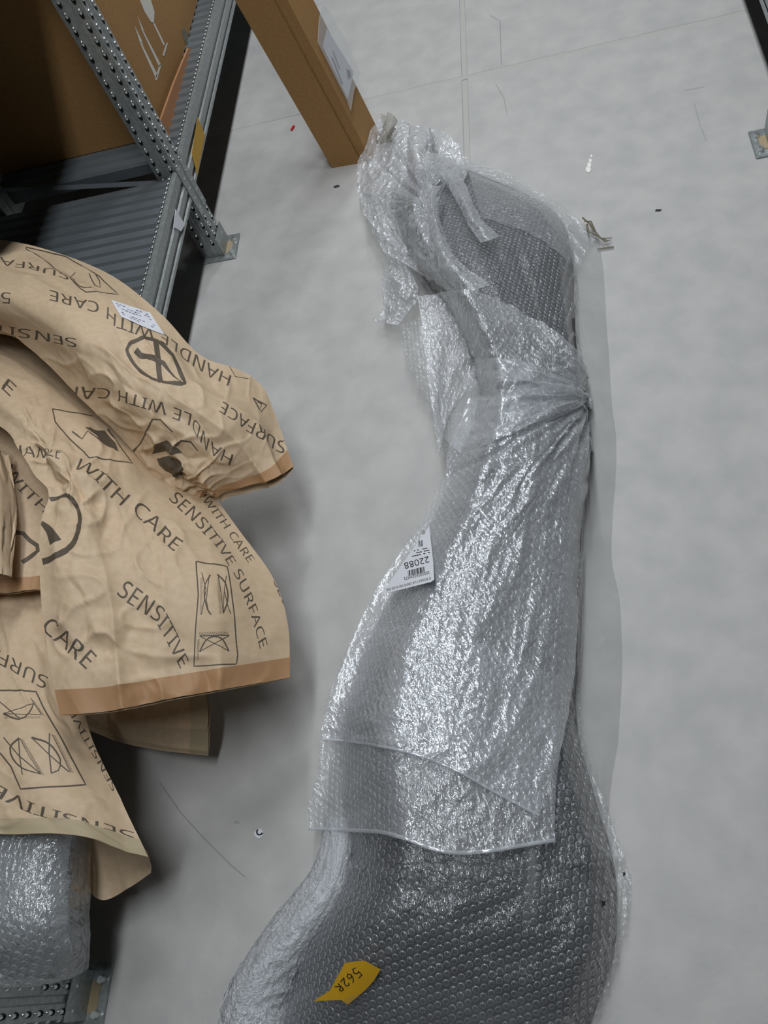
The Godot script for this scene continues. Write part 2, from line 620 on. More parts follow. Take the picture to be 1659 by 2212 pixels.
func bags() -> void:
	# the topmost bag, beside the rack post
	var a := paper_net([
		[-170, 520, .42, -180, 560, .50, -195, 610, .54, -200, 660, .52, -190, 700, .45],
		[0, 517, .42, -10, 560, .50, -20, 612, .54, -22, 660, .52, -5, 714, .45],
		[130, 547, .42, 125, 600, .49, 115, 660, .525, 98, 715, .505, 62, 752, .445],
		[250, 600, .42, 235, 660, .48, 205, 725, .505, 170, 780, .485, 124, 810, .43],
		[350, 680, .40, 325, 745, .455, 285, 805, .475, 240, 852, .455, 188, 876, .405],
		[432, 765, .37, 405, 825, .425, 355, 880, .435, 305, 925, .415, 246, 932, .365],
		[515, 798, .33, 480, 880, .385, 420, 932, .395, 360, 985, .375, 298, 991, .335],
		[568, 835, .30, 540, 925, .34, 472, 990, .35, 405, 1030, .335, 342, 1044, .305],
		[605, 922, .27, 567, 982, .305, 500, 1022, .31, 430, 1050, .305, 372, 1072, .285],
		[634, 1008, .25, 590, 1035, .275, 520, 1056, .275, 455, 1074, .27, 402, 1088, .265]], 130, 190, 0.008, 5, [[330, 985, 70, 2.5], [230, 890, 55, 2.0], [390, 1050, 45, 2.2], [290, 760, 60, 1.4], [470, 960, 60, 1.2]])
	var ink := Ink.new(a, 1536)
	ink.text("SENSITIVE", V([166, 732, 18, 706, -95, 696]), Vector2(0, 19))
	ink.text("HANDLE WITH CARE", V([500, 812, 378, 734, 350, 714, 254, 682, 225, 655, 108, 625]), Vector2(-6, 20), Vector2(0, 25))
	ink.text("HANDLE WITH CARE", V([506, 984, 452, 950, 415, 893, 360, 870, 262, 845, 160, 836, 120, 832]), Vector2(-8, 26), Vector2(0, 25))
	ink.text("SURFACE", V([620, 955, 570, 925, 482, 866]), Vector2(-5, 24), Vector2(-8, 21))
	ink.text("SURFACE", V([150, 592, 66, 562, -60, 540]), Vector2(-2, 13))
	ink.text("5", V([22, 631, 2, 630]), Vector2(0, 25))
	ink.line(V([690, 570, 765, 556, 840, 582, 905, 648, 952, 738, 975, 796, 900, 790, 800, 765, 738, 712, 690, 648, 668, 600, 690, 570], 2.44, 0, 500), 7.5, -1, true)
	ink.line(V([820, 565, 836, 680, 845, 790], 2.44, 0, 500), 11.0)
	ink.line(V([716, 604, 745, 628, 790, 646], 2.44, 0, 500), 13.0, 7.0)
	ink.line(V([785, 645, 860, 690, 955, 790], 2.44, 0, 500), 9.0, 2.0)
	ink.line(V([215, 40, 400, 86, 560, 130, 850, 300, 1015, 452, 735, 430, 580, 300, 430, 190, 215, 50], 3.95, 0, 520), 2.2)
	ink.line(V([640, 250, 600, 275, 640, 340, 720, 390, 790, 395], 3.95, 0, 520), 2.0, -1, true)
	ink.line(V([760, 270, 810, 360, 855, 390, 850, 330, 800, 265], 3.95, 0, 520), 2.2, -1, true)
	ink.line(V([700, 1165, 740, 1080, 790, 992, 835, 992, 900, 1060], 2.44, 0, 500), 3.0)
	ink.poly(V([770, 1190, 800, 1130, 850, 1115, 900, 1140, 945, 1185, 870, 1175], 2.44, 0, 500))
	ink.poly(V([800, 1215, 880, 1208, 945, 1230, 960, 1260, 915, 1325, 850, 1280], 2.44, 0, 500))
	ink.line(V([830, 1310, 880, 1350, 905, 1385], 2.44, 0, 500), 4.0, 2.0)
	ink.line(V([905, 1140, 950, 1105, 1000, 1110, 1035, 1160], 2.44, 0, 500), 6.0, 2.5)
	ink.line(V([1340, 868, 1408, 915, 1384, 946, 1340, 868], 2.44, 0, 500), 2.6)
	ink.line(V([1360, 890, 1385, 905, 1380, 925], 2.44, 0, 500), 1.6)
	ink.line(V([1200, 690, 1240, 765, 1310, 775], 2.44, 0, 500), 1.6)
	var t := paper_bag("printed brown paper bag with a white address label, topmost bag, nearest the rack post", a, ink.texture(), 0.07, 0.953, mats.hem, 0.024)
	# its white label
	label_on(a, V([239, 648, 324, 675, 356, 723, 262, 684]), t)

	# the middle bag
	var b := paper_net([
		[-150, 850, .46, -130, 800, .47, -100, 750, .46, -60, 715, .38, -30, 680, .28],
		[0, 921, .47, 26, 870, .48, 55, 820, .43, 85, 785, .35, 110, 765, .27],
		[38, 969, .475, 78, 922, .485, 122, 880, .42, 165, 848, .34, 195, 835, .26],
		[73, 1025, .475, 128, 985, .485, 188, 945, .42, 240, 922, .34, 285, 905, .25],
		[103, 1064, .47, 165, 1040, .475, 235, 1015, .42, 300, 998, .34, 355, 980, .24],
		[89, 1122, .47, 170, 1110, .47, 260, 1092, .42, 345, 1076, .35, 445, 1052, .24],
		[85, 1205, .465, 180, 1200, .465, 290, 1186, .42, 390, 1168, .375, 516, 1143, .265],
		[88, 1300, .455, 195, 1300, .45, 310, 1288, .41, 430, 1270, .375, 590, 1248, .265],
		[101, 1405, .43, 210, 1402, .425, 325, 1390, .39, 450, 1372, .355, 622, 1350, .25],
		[131, 1545, .40, 235, 1536, .39, 350, 1512, .36, 475, 1490, .32, 627, 1463, .235]], 130, 190, 0.008, 15, [[135, 1060, 50, 2.2], [70, 960, 55, 1.6], [210, 1090, 60, 1.8], [400, 1500, 60, 1.6], [150, 1380, 60, 1.2]])
	ink = Ink.new(b, 1536)
	ink.text("WITH CARE", V([157, 1002, 215, 1050, 258, 1082, 290, 1100, 335, 1143, 376, 1190]), Vector2(20, -20))
	ink.text("HANDLE", V([30, 985, 60, 984, 127, 986]), Vector2(-4, -24), Vector2(8, -24))
	ink.text("SENSITIVE", V([252, 1280, 300, 1316, 334, 1340, 356, 1380, 387, 1444]), Vector2(22, -33), Vector2(20, -18))
	ink.text("SENSITIVE SURFACE", V([365, 1075, 420, 1130, 470, 1187, 500, 1238, 513, 1260, 540, 1325, 562, 1402]), Vector2(20, -18), Vector2(16, -10))
	ink.text("WITH CARE", V([436, 1078, 480, 1133, 537, 1214]), Vector2(14, -8))
	ink.text("CARE", V([86, 1360, 115, 1386, 150, 1416, 184, 1446]), Vector2(21, -30))
	ink.text("520", V([590, 1255, 600, 1280, 613, 1310]), Vector2(16, -6))
	ink.text("E", V([2, 838, 20, 853]), Vector2(16, -24))
	ink.line(V([185, 735, 305, 765, 465, 797, 520, 1150, 575, 1590, 565, 1675, 165, 1695, 182, 1350, 208, 1040, 185, 735], 4.253, 380, 1040), 2.8)
	ink.line(V([310, 872, 265, 950, 262, 1060, 290, 1180, 320, 1228], 4.253, 380, 1040), 2.6, -1, true)
	ink.line(V([300, 870, 285, 1010, 278, 1100, 300, 1210], 4.253, 380, 1040), 1.8)
	ink.line(V([235, 840, 275, 1000, 255, 1120, 235, 1222], 4.253, 380, 1040), 1.8)
	ink.hatch(Vector2(438, 1245), Vector2(437, 1325), Vector2(-5, 5), 18)
	ink.line(V([370, 870, 440, 940, 470, 1060, 455, 1150, 425, 1216], 4.253, 380, 1040), 3.0, -1, true)
	ink.line(V([378, 872, 410, 1060, 425, 1216], 4.253, 380, 1040), 1.8)
	ink.line(V([452, 885, 435, 1010, 470, 1150, 497, 1222], 4.253, 380, 1040), 1.8)
	ink.line(V([435, 1010, 425, 1216], 4.253, 380, 1040), 1.6)
	ink.hatch(Vector2(471, 1247), Vector2(477, 1325), Vector2(-5, 5), 18)
	ink.line(V([220, 1415, 490, 1415], 4.253, 380, 1040), 2.4)
	ink.line(V([222, 1560, 280, 1455, 350, 1424, 430, 1452, 492, 1558], 4.253, 380, 1040), 3.0, -1, true)
	ink.line(V([220, 1415, 492, 1558], 4.253, 380, 1040), 2.0)
	ink.line(V([492, 1415, 222, 1560], 4.253, 380, 1040), 2.0)
	ink.hatch(Vector2(432, 1372), Vector2(495, 1372), Vector2(-3, -7), 18)
	ink.hatch(Vector2(432, 1378), Vector2(430, 1424), Vector2(-5, 4), 12)
	ink.line(V([91, 1213, 114, 1207, 138, 1193, 158, 1168, 169, 1137, 170, 1108, 161, 1086, 147, 1071, 128, 1067, 104, 1076], 1.0), 14.0, 8.0, true)
	ink.line(V([88, 1128, 106, 1145, 121, 1172], 1.0), 9.0, 26.0, true)
	ink.line(V([450, 85, 620, 118, 800, 150], 3.95, 0, 860), 2.4)
	ink.line(V([450, 85, 480, 182, 640, 340, 770, 482, 1130, 560, 1040, 430, 920, 260], 3.95, 0, 860), 2.4)
	ink.poly(V([725, 258, 900, 270, 960, 350, 1010, 455, 880, 380], 3.95, 0, 860))
	ink.line(V([620, 262, 705, 335, 745, 290, 860, 382], 3.95, 0, 860), 2.2)
	paper_bag("printed brown paper bag in the middle of the pile with SENSITIVE across its front", b, ink.texture(), 0.10, 0.962, mats.hem, 0.010)

	# small open bag under the middle one
	var f := paper_net([
		[60, 1455, 0.100, 70, 1490, 0.135, 80, 1520, 0.135, 100, 1550, 0.100],
		[170, 1455, 0.100, 175, 1500, 0.140, 178, 1540, 0.140, 190, 1580, 0.100],
		[270, 1450, 0.090, 268, 1510, 0.135, 266, 1560, 0.135, 262, 1604, 0.090],
		[360, 1450, 0.080, 358, 1510, 0.125, 354, 1570, 0.125, 350, 1622, 0.080],
		[443, 1445, 0.070, 447, 1510, 0.115, 449, 1575, 0.115, 450, 1632, 0.070]], 60, 70, 0.004, 25)
	paper_bag("plain shaded mouth of a brown paper bag peeking out below the middle printed bag", f, null, 0.05, 0.90, mats.hem_pale)

	# the lowest bag, at the left edge
	var e := paper_net([
		[-200, 1240, .335, -120, 1245, .325, -40, 1250, .33, 40, 1255, .325, 118, 1290, .29],
		[-210, 1350, .335, -120, 1355, .34, -30, 1360, .35, 60, 1370, .34, 140, 1400, .29],
		[-220, 1450, .335, -120, 1455, .35, -20, 1460, .37, 80, 1475, .35, 172, 1510, .29],
		[-230, 1560, .335, -120, 1565, .36, -10, 1570, .38, 100, 1580, .36, 206, 1612, .295],
		[-240, 1650, .335, -120, 1655, .365, 0, 1660, .385, 120, 1668, .36, 250, 1700, .295],
		[-250, 1730, .335, -120, 1735, .365, 10, 1738, .385, 150, 1738, .36, 288, 1780, .29],
		[-250, 1795, .335, -120, 1800, .36, 10, 1802, .38, 165, 1803, .355, 320, 1850, .28]], 100, 110, 0.006, 35)
	ink = Ink.new(e, 1536)
	ink.text("SURFACE", V([106, 1460, 20, 1414, -80, 1360]), Vector2(-8, 27))
	ink.line(V([-40, 1492, 20, 1488, 78, 1490, 130, 1590, 185, 1695, 110, 1698, 40, 1702, 22, 1655, 0, 1628, -30, 1600], 1.0), 3.4)
	ink.line(V([5, 1540, 38, 1552, 61, 1538, 72, 1515], 1.0), 4.2, 2.5, true)
	ink.line(V([5, 1540, 88, 1540], 1.0), 2.0)
	ink.line(V([5, 1540, 71, 1515], 1.0), 2.0)
	ink.line(V([-6, 1512, 42, 1551], 1.0), 2.4)
	ink.line(V([66, 1504, 90, 1540], 1.0), 1.8)
	ink.hatch(Vector2(10, 1545), Vector2(90, 1544), Vector2(-5, 6), 16)
	ink.hatch(Vector2(68, 1506), Vector2(91, 1540), Vector2(7, 4), 9)
	ink.line(V([41, 1594, 21, 1614, 28, 1640, 50, 1660, 88, 1671], 1.0), 4.4, 2.4, true)
	ink.line(V([40, 1594, 42, 1630, 47, 1672], 1.0), 2.6)
	ink.line(V([6, 1592, 40, 1632, 88, 1671], 1.0), 2.4)
	ink.line(V([42, 1594, 62, 1632, 88, 1671], 1.0), 1.4)
	ink.hatch(Vector2(42, 1594), Vector2(88, 1671), Vector2(8, 4), 22)
	ink.line(V([68, 1593, 106, 1607, 130, 1640, 126, 1664, 111, 1670], 1.0), 4.8, 2.6, true)
	ink.line(V([107, 1584, 106, 1625, 111, 1670], 1.0), 3.0)
	ink.line(V([68, 1593, 108, 1632, 149, 1667], 1.0), 2.4)
	ink.line(V([112, 1586, 132, 1626, 152, 1668], 1.0), 1.6)
	ink.hatch(Vector2(112, 1586), Vector2(152, 1668), Vector2(8, 3), 20)
	ink.text("SENSITIVE", V([290, 1795, 200, 1768, 82, 1739, 44, 1722, -14, 1690]), Vector2(4, 20), Vector2(-14, 24))
	ink.text("SENSITIVE", V([254, 1702, 232, 1660, 205, 1612, 160, 1530]), Vector2(-10, 6))
	var te := paper_bag("printed brown paper bag with pale mouth strip and gaping open end, lowest in the pile", e, ink.texture(), 0.06, 0.915, mats.hem_pale)
	# the back sheet that hangs out beyond its mouth
	var g := paper_net([
		[130, 1780, 0.240, 190, 1782, 0.215, 255, 1795, 0.210, 318, 1838, 0.212],
		[150, 1838, 0.202, 205, 1845, 0.172, 265, 1850, 0.172, 324, 1860, 0.202],
		[170, 1890, 0.175, 215, 1898, 0.150, 270, 1890, 0.152, 327, 1872, 0.185],
		[184, 1920, 0.160, 222, 1945, 0.142, 275, 1920, 0.145, 326, 1886, 0.175]], 40, 40, 0.003, 45)
	part("mouth_flap", net_mesh(g, 0, 40, 0, 40), mats.kraft, te)

	# two bags deeper in the pile
	var c := paper_net([
		[-170, 880, 0.360, -60, 890, 0.390, 20, 915, 0.385, 95, 960, 0.355],
		[-170, 1000, 0.360, -60, 1010, 0.390, 30, 1020, 0.385, 130, 1040, 0.350],
		[-170, 1120, 0.360, -60, 1120, 0.390, 30, 1122, 0.380, 140, 1120, 0.345],
		[-170, 1200, 0.360, -60, 1202, 0.385, 30, 1202, 0.375, 140, 1195, 0.340],
		[-170, 1290, 0.355, -60, 1284, 0.375, 30, 1279, 0.365, 140, 1268, 0.335]], 60, 70, 0.005, 55)
	ink = Ink.new(c, 768)
	ink.text("WITH", V([10, 1015, 40, 1060, 95, 1110]), Vector2(16, -14))
	ink.line(V([28, 1150, 50, 1152, 62, 1165, 80, 1178, 82, 1190, 48, 1215], 1.0), 9.0)
	paper_bag("crumpled brown paper bag in the shade of the middle bag at the left edge", c, ink.texture(), 0.05, 0.90, mats.hem)
	var d := paper_net([
		[-170, 930, 0.440, -80, 940, 0.470, -20, 955, 0.470, 4, 985, 0.430],
		[-170, 1050, 0.440, -80, 1055, 0.480, -10, 1060, 0.470, 28, 1065, 0.430],
		[-170, 1150, 0.440, -80, 1155, 0.470, -10, 1160, 0.465, 26, 1162, 0.425],
		[-170, 1210, 0.430, -80, 1220, 0.455, -10, 1235, 0.445, 24, 1250, 0.410]], 40, 50, 0.005, 65)
	paper_bag("narrow bright strip of a brown paper bag cut off by the photo's left edge", d, null, 0.04, 1.0, mats.hem)

func label_on(net: Net, c: Array, parent: Node3D) -> void:
	var st := begin(0)
	var bars := begin(0)
	var g := []
	for j in 9:
		var row := []
		for i in 13:
			var q: Vector2 = c[0].lerp(c[1], i / 12.0).lerp(c[3].lerp(c[2], i / 12.0), j / 8.0)
			var uv := net.find(q)
			row.append([net.spot(uv.x, uv.y, 0.0016), net.spot(uv.x, uv.y, 0.0021)])
		g.append(row)
	for j in 8:
		for i in 12:
			quad(st, g[j][i][0], g[j][i + 1][0], g[j + 1][i + 1][0], g[j + 1][i][0])
	var r := RandomNumberGenerator.new()
	r.seed = 8
	for j in [1, 2, 3, 5, 6]:
		for i in range(1, 11):
			if r.randf() < 0.62:
				var a: Vector3 = g[j][i][1]
				var b: Vector3 = g[j][i + 1][1]
				var d: Vector3 = g[j + 1][i][1]
				var e: Vector3 = g[j + 1][i + 1][1]
				var k := 0.18 + 0.3 * r.randf()
				quad(bars, a.lerp(b, 0.1), a.lerp(b, 0.8), b.lerp(e, k).lerp(a.lerp(d, k), 0.2), a.lerp(b, 0.1).lerp(d.lerp(e, 0.1), k))
	var p := part("address_label", done(st), mats.paper, parent)
	p.set_meta("label", "white printed label")
	part("print", done(bars), plain(Color(0.45, 0.45, 0.55), 0.6), p, Vector3.ZERO)

# ---------------------------------------------------------------- the wrapped car part
var body_rows := [[365, 880, 1005, .09], [450, 855, 1188, .15], [550, 892, 1236, .19], [690, 985, 1244, .21], [830, 1036, 1257, .21], [970, 1005, 1260, .215], [1140, 925, 1257, .22], [1355, 812, 1252, .235], [1545, 750, 1244, .235], [1720, 742, 1285, .225], [1865, 750, 1326, .215], [2020, 672, 1330, .195], [2140, 612, 1300, .15], [2290, 540, 1246, .08]]

func body_span(y: float) -> Vector3:   # left, right, height across the part at that line of the photograph
	var n := body_rows.size()
	var i := 0
	while i < n - 2 and y > body_rows[i + 1][0]:
		i += 1
	var t: float = clampf((y - body_rows[i][0]) / (body_rows[i + 1][0] - body_rows[i][0]), -0.4, 1.4)
	var a := []
	for k in [maxi(i - 1, 0), i, i + 1, mini(i + 2, n - 1)]:
		a.append(Vector3(body_rows[k][1], body_rows[k][2], body_rows[k][3]))
	return Net.cat(a[0], a[1], a[2], a[3], t) if t >= 0 and t <= 1 else a[1].lerp(a[2], t)

func body_height(x: float, y: float) -> float:
	var s := body_span(y)
	var t := (x - s.x) / (s.y - s.x)
	var top := maxf(s.z, 0.03)
	if t <= 0.0:
		return top * 0.2 * exp(t * (s.y - s.x) / 60.0)
	if t >= 1.0:
		return top * 0.06 * exp((1.0 - t) * (s.y - s.x) / 40.0)
	var bow := pow(sin(minf(t / 0.24, 1.0) * PI / 2), 0.8)      # steep on the far side, falling slowly to the near side
	if t > 0.35:
		bow *= 1.0 - 0.42 * pow((t - 0.35) / 0.65, 1.5)
	bow *= pow(clampf((1.0 - t) / 0.09, 0, 1), 0.5)
	return top * (lerpf(0.2, 0.06, clampf(t * 1.1, 0, 1)) + 0.8 * bow)

# a sheet of film laid over the part: control points are spots in the photograph with a height above what lies under them
func film_net(ctrl: Array, nu: int, nv: int, amp: float, sd: int, folds := 0.0, fold_count := 7.0, freq := 7.0, tie := Vector2.ZERO, reach := 350.0) -> Net:
	var net := Net.new()
	net.ctrl = rows(ctrl)
	net.fill(nu, nv)
	net.w.resize(net.p.size())
	for k in net.p.size():
		var q := net.p[k]
		net.w[k] = at(q.x, q.y, body_height(q.x, q.y) + q.z)
	net.normals()
	net.measure()
	var ridg := noise3(sd, freq, FastNoiseLite.TYPE_SIMPLEX_SMOOTH, FastNoiseLite.FRACTAL_RIDGED, 3)
	var soft := noise3(sd + 1, freq * 0.6, FastNoiseLite.TYPE_SIMPLEX_SMOOTH, FastNoiseLite.FRACTAL_FBM, 2)
	for j in nv + 1:
		for i in nu + 1:
			var k := j * (nu + 1) + i
			var x := float(i) / nu * net.width
			var y := float(j) / nv * net.length
			var d := amp * (0.6 * ridg.get_noise_2d(x, y * 0.6) + soft.get_noise_2d(x + 3.0, y))
			if folds > 0.0:
				# pleats that run out from the tie
				var away := Vector2(net.p[k].x, net.p[k].y) - tie
				var r := away.length()
				var fan := away.angle() * fold_count + 2.5 * soft.get_noise_2d(away.angle() * 0.5, r * 0.0006)
				d += folds * clampf(r / 60.0, 0.25, 1.0) * pow(maxf(0.0, 1.0 - r / reach), 1.2) * (1.2 * pow(absf(sin(fan)), 0.6) + 0.5 * absf(sin(fan * 2.7 + 1.0)) - 0.8)
			net.w[k] += net.n[k] * d
			net.w[k].y = maxf(net.w[k].y, 0.003)
	net.normals()
	return net

var dome: ArrayMesh

func make_dome() -> void:
	var st := begin(0)
	var prof := [[1.0, 0.0], [0.97, 0.45], [0.84, 0.78], [0.5, 0.96], [0.0, 1.0]]
	var n := 9
	for r in prof.size() - 1:
		for k in n:
			var a0 := TAU * k / n
			var a1 := TAU * (k + 1) / n
			var p: Array = prof[r]
			var q: Array = prof[r + 1]
			quad(st, Vector3(cos(a0) * p[0], p[1], sin(a0) * p[0]), Vector3(cos(a1) * p[0], p[1], sin(a1) * p[0]), Vector3(cos(a1) * q[0], q[1], sin(a1) * q[0]), Vector3(cos(a0) * q[0], q[1], sin(a0) * q[0]))
	dome = done(st)
	var rim := begin(0)
	for k in n:
		var a0 := TAU * k / n
		var a1 := TAU * (k + 1) / n
		quad(rim, Vector3(cos(a0) * 1.08, 0.05, sin(a0) * 1.08), Vector3(cos(a1) * 1.08, 0.05, sin(a1) * 1.08), Vector3(cos(a1) * 0.86, 0.3, sin(a1) * 0.86), Vector3(cos(a0) * 0.86, 0.3, sin(a0) * 0.86))
	rim.generate_normals()
	rim.commit(dome)
	dome.surface_set_material(0, mats.bubble)
	dome.surface_set_material(1, mats.bubble_rim)

# air bubbles over the sheet on a staggered lattice
func bubbles(net: Net, parent: Node3D, turn: float, pitch := 0.0125, radius := 0.0049, rise := 0.0034, keep := 1.0, i0 := 0, i1 := -1, j0 := 0, j1 := -1) -> void:
	var list: Array[Transform3D] = []
	var r := RandomNumberGenerator.new()
	r.seed = int(turn * 1000.0) + 17
	var ii := net.nu if i1 < 0 else i1
	var jj := net.nv if j1 < 0 else j1
	var ph := pitch * 0.866
	for j in range(j0, jj):
		for i in range(i0, ii):
			var k := j * (net.nu + 1) + i
			for t in [[k, k + 1, k + net.nu + 2], [k, k + net.nu + 2, k + net.nu + 1]]:
				var A := net.w[t[0]]
				var B := net.w[t[1]]
				var C := net.w[t[2]]
				var a := Vector2(A.x, A.z).rotated(turn)
				var b := Vector2(B.x, B.z).rotated(turn)
				var c := Vector2(C.x, C.z).rotated(turn)
				var area := (b - a).cross(c - a)
				if absf(area) < 1e-9:
					continue
				var lo := a.min(b).min(c)
				var hi := a.max(b).max(c)
				for row in range(int(ceil(lo.y / ph)), int(floor(hi.y / ph)) + 1):
					var shift := 0.5 * pitch * posmod(row, 2)
					for col in range(int(ceil((lo.x - shift) / pitch)), int(floor((hi.x - shift) / pitch)) + 1):
						var q := Vector2(col * pitch + shift, row * ph)
						var w0 := (b - a).cross(q - a) / area
						var w1 := (c - b).cross(q - b) / area
						var w2 := 1.0 - w0 - w1
						if w0 < 0 or w1 < 0 or w2 < 0 or r.randf() > keep:
							continue
						var at_ := C * w0 + A * w1 + B * w2
						var n := net.n[t[0]]
						var bx := n.cross(Vector3.BACK).normalized()
						var s := r.randf_range(0.9, 1.06)
						list.append(Transform3D(Basis(bx * radius * s, n * rise * r.randf_range(0.7, 1.1), bx.cross(n) * radius * s), at_))
	var mm := MultiMesh.new()
	mm.transform_format = MultiMesh.TRANSFORM_3D
	mm.mesh = dome
	mm.instance_count = list.size()
	for k in list.size():
		mm.set_instance_transform(k, list[k])
	var o := MultiMeshInstance3D.new()
	o.name = "air_bubbles"
	o.multimesh = mm
	o.set_meta("kind", "stuff")
	parent.add_child(o, true)

func film_part(called: String, net: Net, mat: Material, parent: Node3D, turn := 0.0, label := "") -> MeshInstance3D:
	var o := part(called, net_mesh(net, 0, net.nu, 0, net.nv, 0.0, turn), mat, parent)
	if label:
		o.set_meta("label", label)
	return o

func span_rows(spec: Array, dh: float, cols := 7) -> Array:
	var out := []
	for s in spec:
		var row := []
		for c in cols:
			var t := float(c) / (cols - 1)
			row.append_array([lerpf(s[1], s[2], t), s[0], dh])
		out.append(row)
	return out

func wrapped_part() -> void:
	var base := at(1020, 1300)
	var t := thing("wrapped_car_part", "long dark car bumper wrapped in clear bubble wrap, lying along the aisle floor", "wrapped parcel", base)
	# the dark moulding inside
	var ctrl := []
	for r in body_rows:
		var row := []
		for c in 9:
			var u := c / 8.0
			row.append_array([lerpf(r[1], r[2], u), r[0], 0.0])
		ctrl.append(row)
	var body := Net.new()
	body.ctrl = rows(ctrl)
	body.fill(60, 150)
	body.w.resize(body.p.size())
	for k in body.p.size():
		body.w[k] = at(body.p[k].x, body.p[k].y, body_height(body.p[k].x, body.p[k].y))
	body.normals()
	for j in 151:      # moulded lines along it
		for i in 61:
			var k := j * 61 + i
			var u := i / 60.0
			body.w[k] += body.n[k] * (0.006 * exp(-pow((u - 0.72) / 0.03, 2.0)) - 0.007 * exp(-pow((u - 0.34) / 0.05, 2.0)))
	body.normals()
	body.measure()
	# sides of the moulding, down to the floor
	var shell := begin(0)
	for j in 150:
		for i in 60:
			var k := j * 61 + i
			quad(shell, body.w[k], body.w[k + 1], body.w[k + 62], body.w[k + 61])
		for s in [0, 60]:
			var a := body.w[j * 61 + s]
			var b := body.w[(j + 1) * 61 + s]
			quad(shell, a, b, Vector3(b.x, 0.006, b.z), Vector3(a.x, 0.006, a.z))
	for i in 60:
		for j in [0, 150]:
			var a := body.w[j * 61 + i]
			var b := body.w[j * 61 + i + 1]
			quad(shell, a, b, Vector3(b.x, 0.006, b.z), Vector3(a.x, 0.006, a.z))
	part("bumper_moulding", done(shell), mats.plastic, t).set_meta("label", "dark grey plastic moulding")
	# fog light recess
	var fog := begin(0)
	for k in 20:
		var a0 := TAU * k / 20.0
		var a1 := TAU * (k + 1) / 20.0
		var c0 := Vector2(1150, 597)
		var ring := func(a: float, s: float, h: float) -> Vector3:
			var q := c0 + Vector2(cos(a) * 17, sin(a) * 24) * s
			return at(q.x, q.y, body_height(q.x, q.y) + h)
		quad(fog, ring.call(a0, 1.0, 0.006), ring.call(a1, 1.0, 0.006), ring.call(a1, 0.75, 0.009), ring.call(a0, 0.75, 0.009))
		quad(fog, ring.call(a0, 0.75, 0.009), ring.call(a1, 0.75, 0.009), ring.call(a1, 0.01, 0.004), ring.call(a0, 0.01, 0.004))
	part("lamp_recess", done(fog), mats.black, t)

	# first layer of wrap, close to the moulding
	var inner := film_net(span_rows([[345, 858, 1010], [450, 838, 1198], [550, 872, 1244], [690, 965, 1250], [830, 1014, 1262], [970, 985, 1266], [1140, 905, 1262], [1355, 795, 1258], [1545, 735, 1254], [1700, 728, 1292], [1760, 728, 1316], [1850, 735, 1346], [1900, 715, 1363], [2010, 650, 1352], [2140, 590, 1315], [2290, 525, 1265]], 0.012), 120, 260, 0.006, 71)
	var p := film_part("inner_wrap", inner, mats.wrap, t, 0.35)
	bubbles(inner, p, 0.35, 0.0125, 0.0049, 0.0034)
	# film standing off the far right side
	var right := film_net([
		[1222, 462, .02, 1262, 487, .012, 1293, 512, .004],
		[1236, 560, .02, 1272, 580, .012, 1304, 600, .003],
		[1240, 700, .02, 1280, 722, .012, 1313, 745, .003],
		[1250, 850, .02, 1288, 865, .012, 1323, 880, .003],
		[1256, 990, .02, 1294, 986, .012, 1331, 982, .003],
		[1254, 1180, .02, 1290, 1180, .012, 1320, 1182, .003],
		[1250, 1300, .02, 1296, 1296, .012, 1337, 1292, .003],
		[1246, 1420, .02, 1296, 1420, .012, 1342, 1422, .003],
		[1246, 1550, .02, 1294, 1566, .012, 1336, 1585, .003],
		[1270, 1660, .015, 1296, 1700, .012, 1314, 1742, .003],
		[1300, 1760, .012, 1322, 1790, .010, 1338, 1825, .003]], 24, 150, 0.004, 73)
	film_part("side_film", right, mats.wrap_thin, t, 1.1)
	# lower end, second layer
	var foot := film_net([
		[648, 2140, .03, 760, 2128, .035, 880, 2130, .035, 1000, 2140, .035, 1130, 2165, .033, 1240, 2200, .028],
		[610, 2185, .03, 750, 2180, .035, 880, 2182, .035, 1000, 2190, .035, 1130, 2215, .033, 1240, 2245, .028],
		[570, 2290, .03, 740, 2290, .035, 880, 2290, .035, 1000, 2290, .035, 1130, 2290, .033, 1240, 2290, .028]], 70, 24, 0.004, 75)
	film_part("end_wrap", foot, mats.wrap_end, t, 0.2)
	# hem layer in the middle
	var hem := film_net([
		[768, 1362, .026, 875, 1352, .03, 1020, 1385, .03, 1230, 1470, .028],
		[733, 1450, .028, 870, 1450, .032, 1040, 1475, .032, 1224, 1525, .029],
		[700, 1560, .07, 860, 1560, .034, 1040, 1570, .034, 1215, 1580, .03],
		[690, 1660, .07, 860, 1665, .038, 1040, 1680, .038, 1200, 1690, .032],
		[666, 1745, .06, 845, 1740, .042, 1020, 1760, .04, 1196, 1760, .033],
		[668, 1788, .05, 835, 1800, .045, 985, 1842, .042, 1196, 1816, .034]], 90, 80, 0.008, 77)
	p = film_part("lower_wrap", hem, mats.wrap_white, t, 0.5)
	bubbles(hem, p, 0.5, 0.0125, 0.0049, 0.0032)
	hem_roll(hem, t)
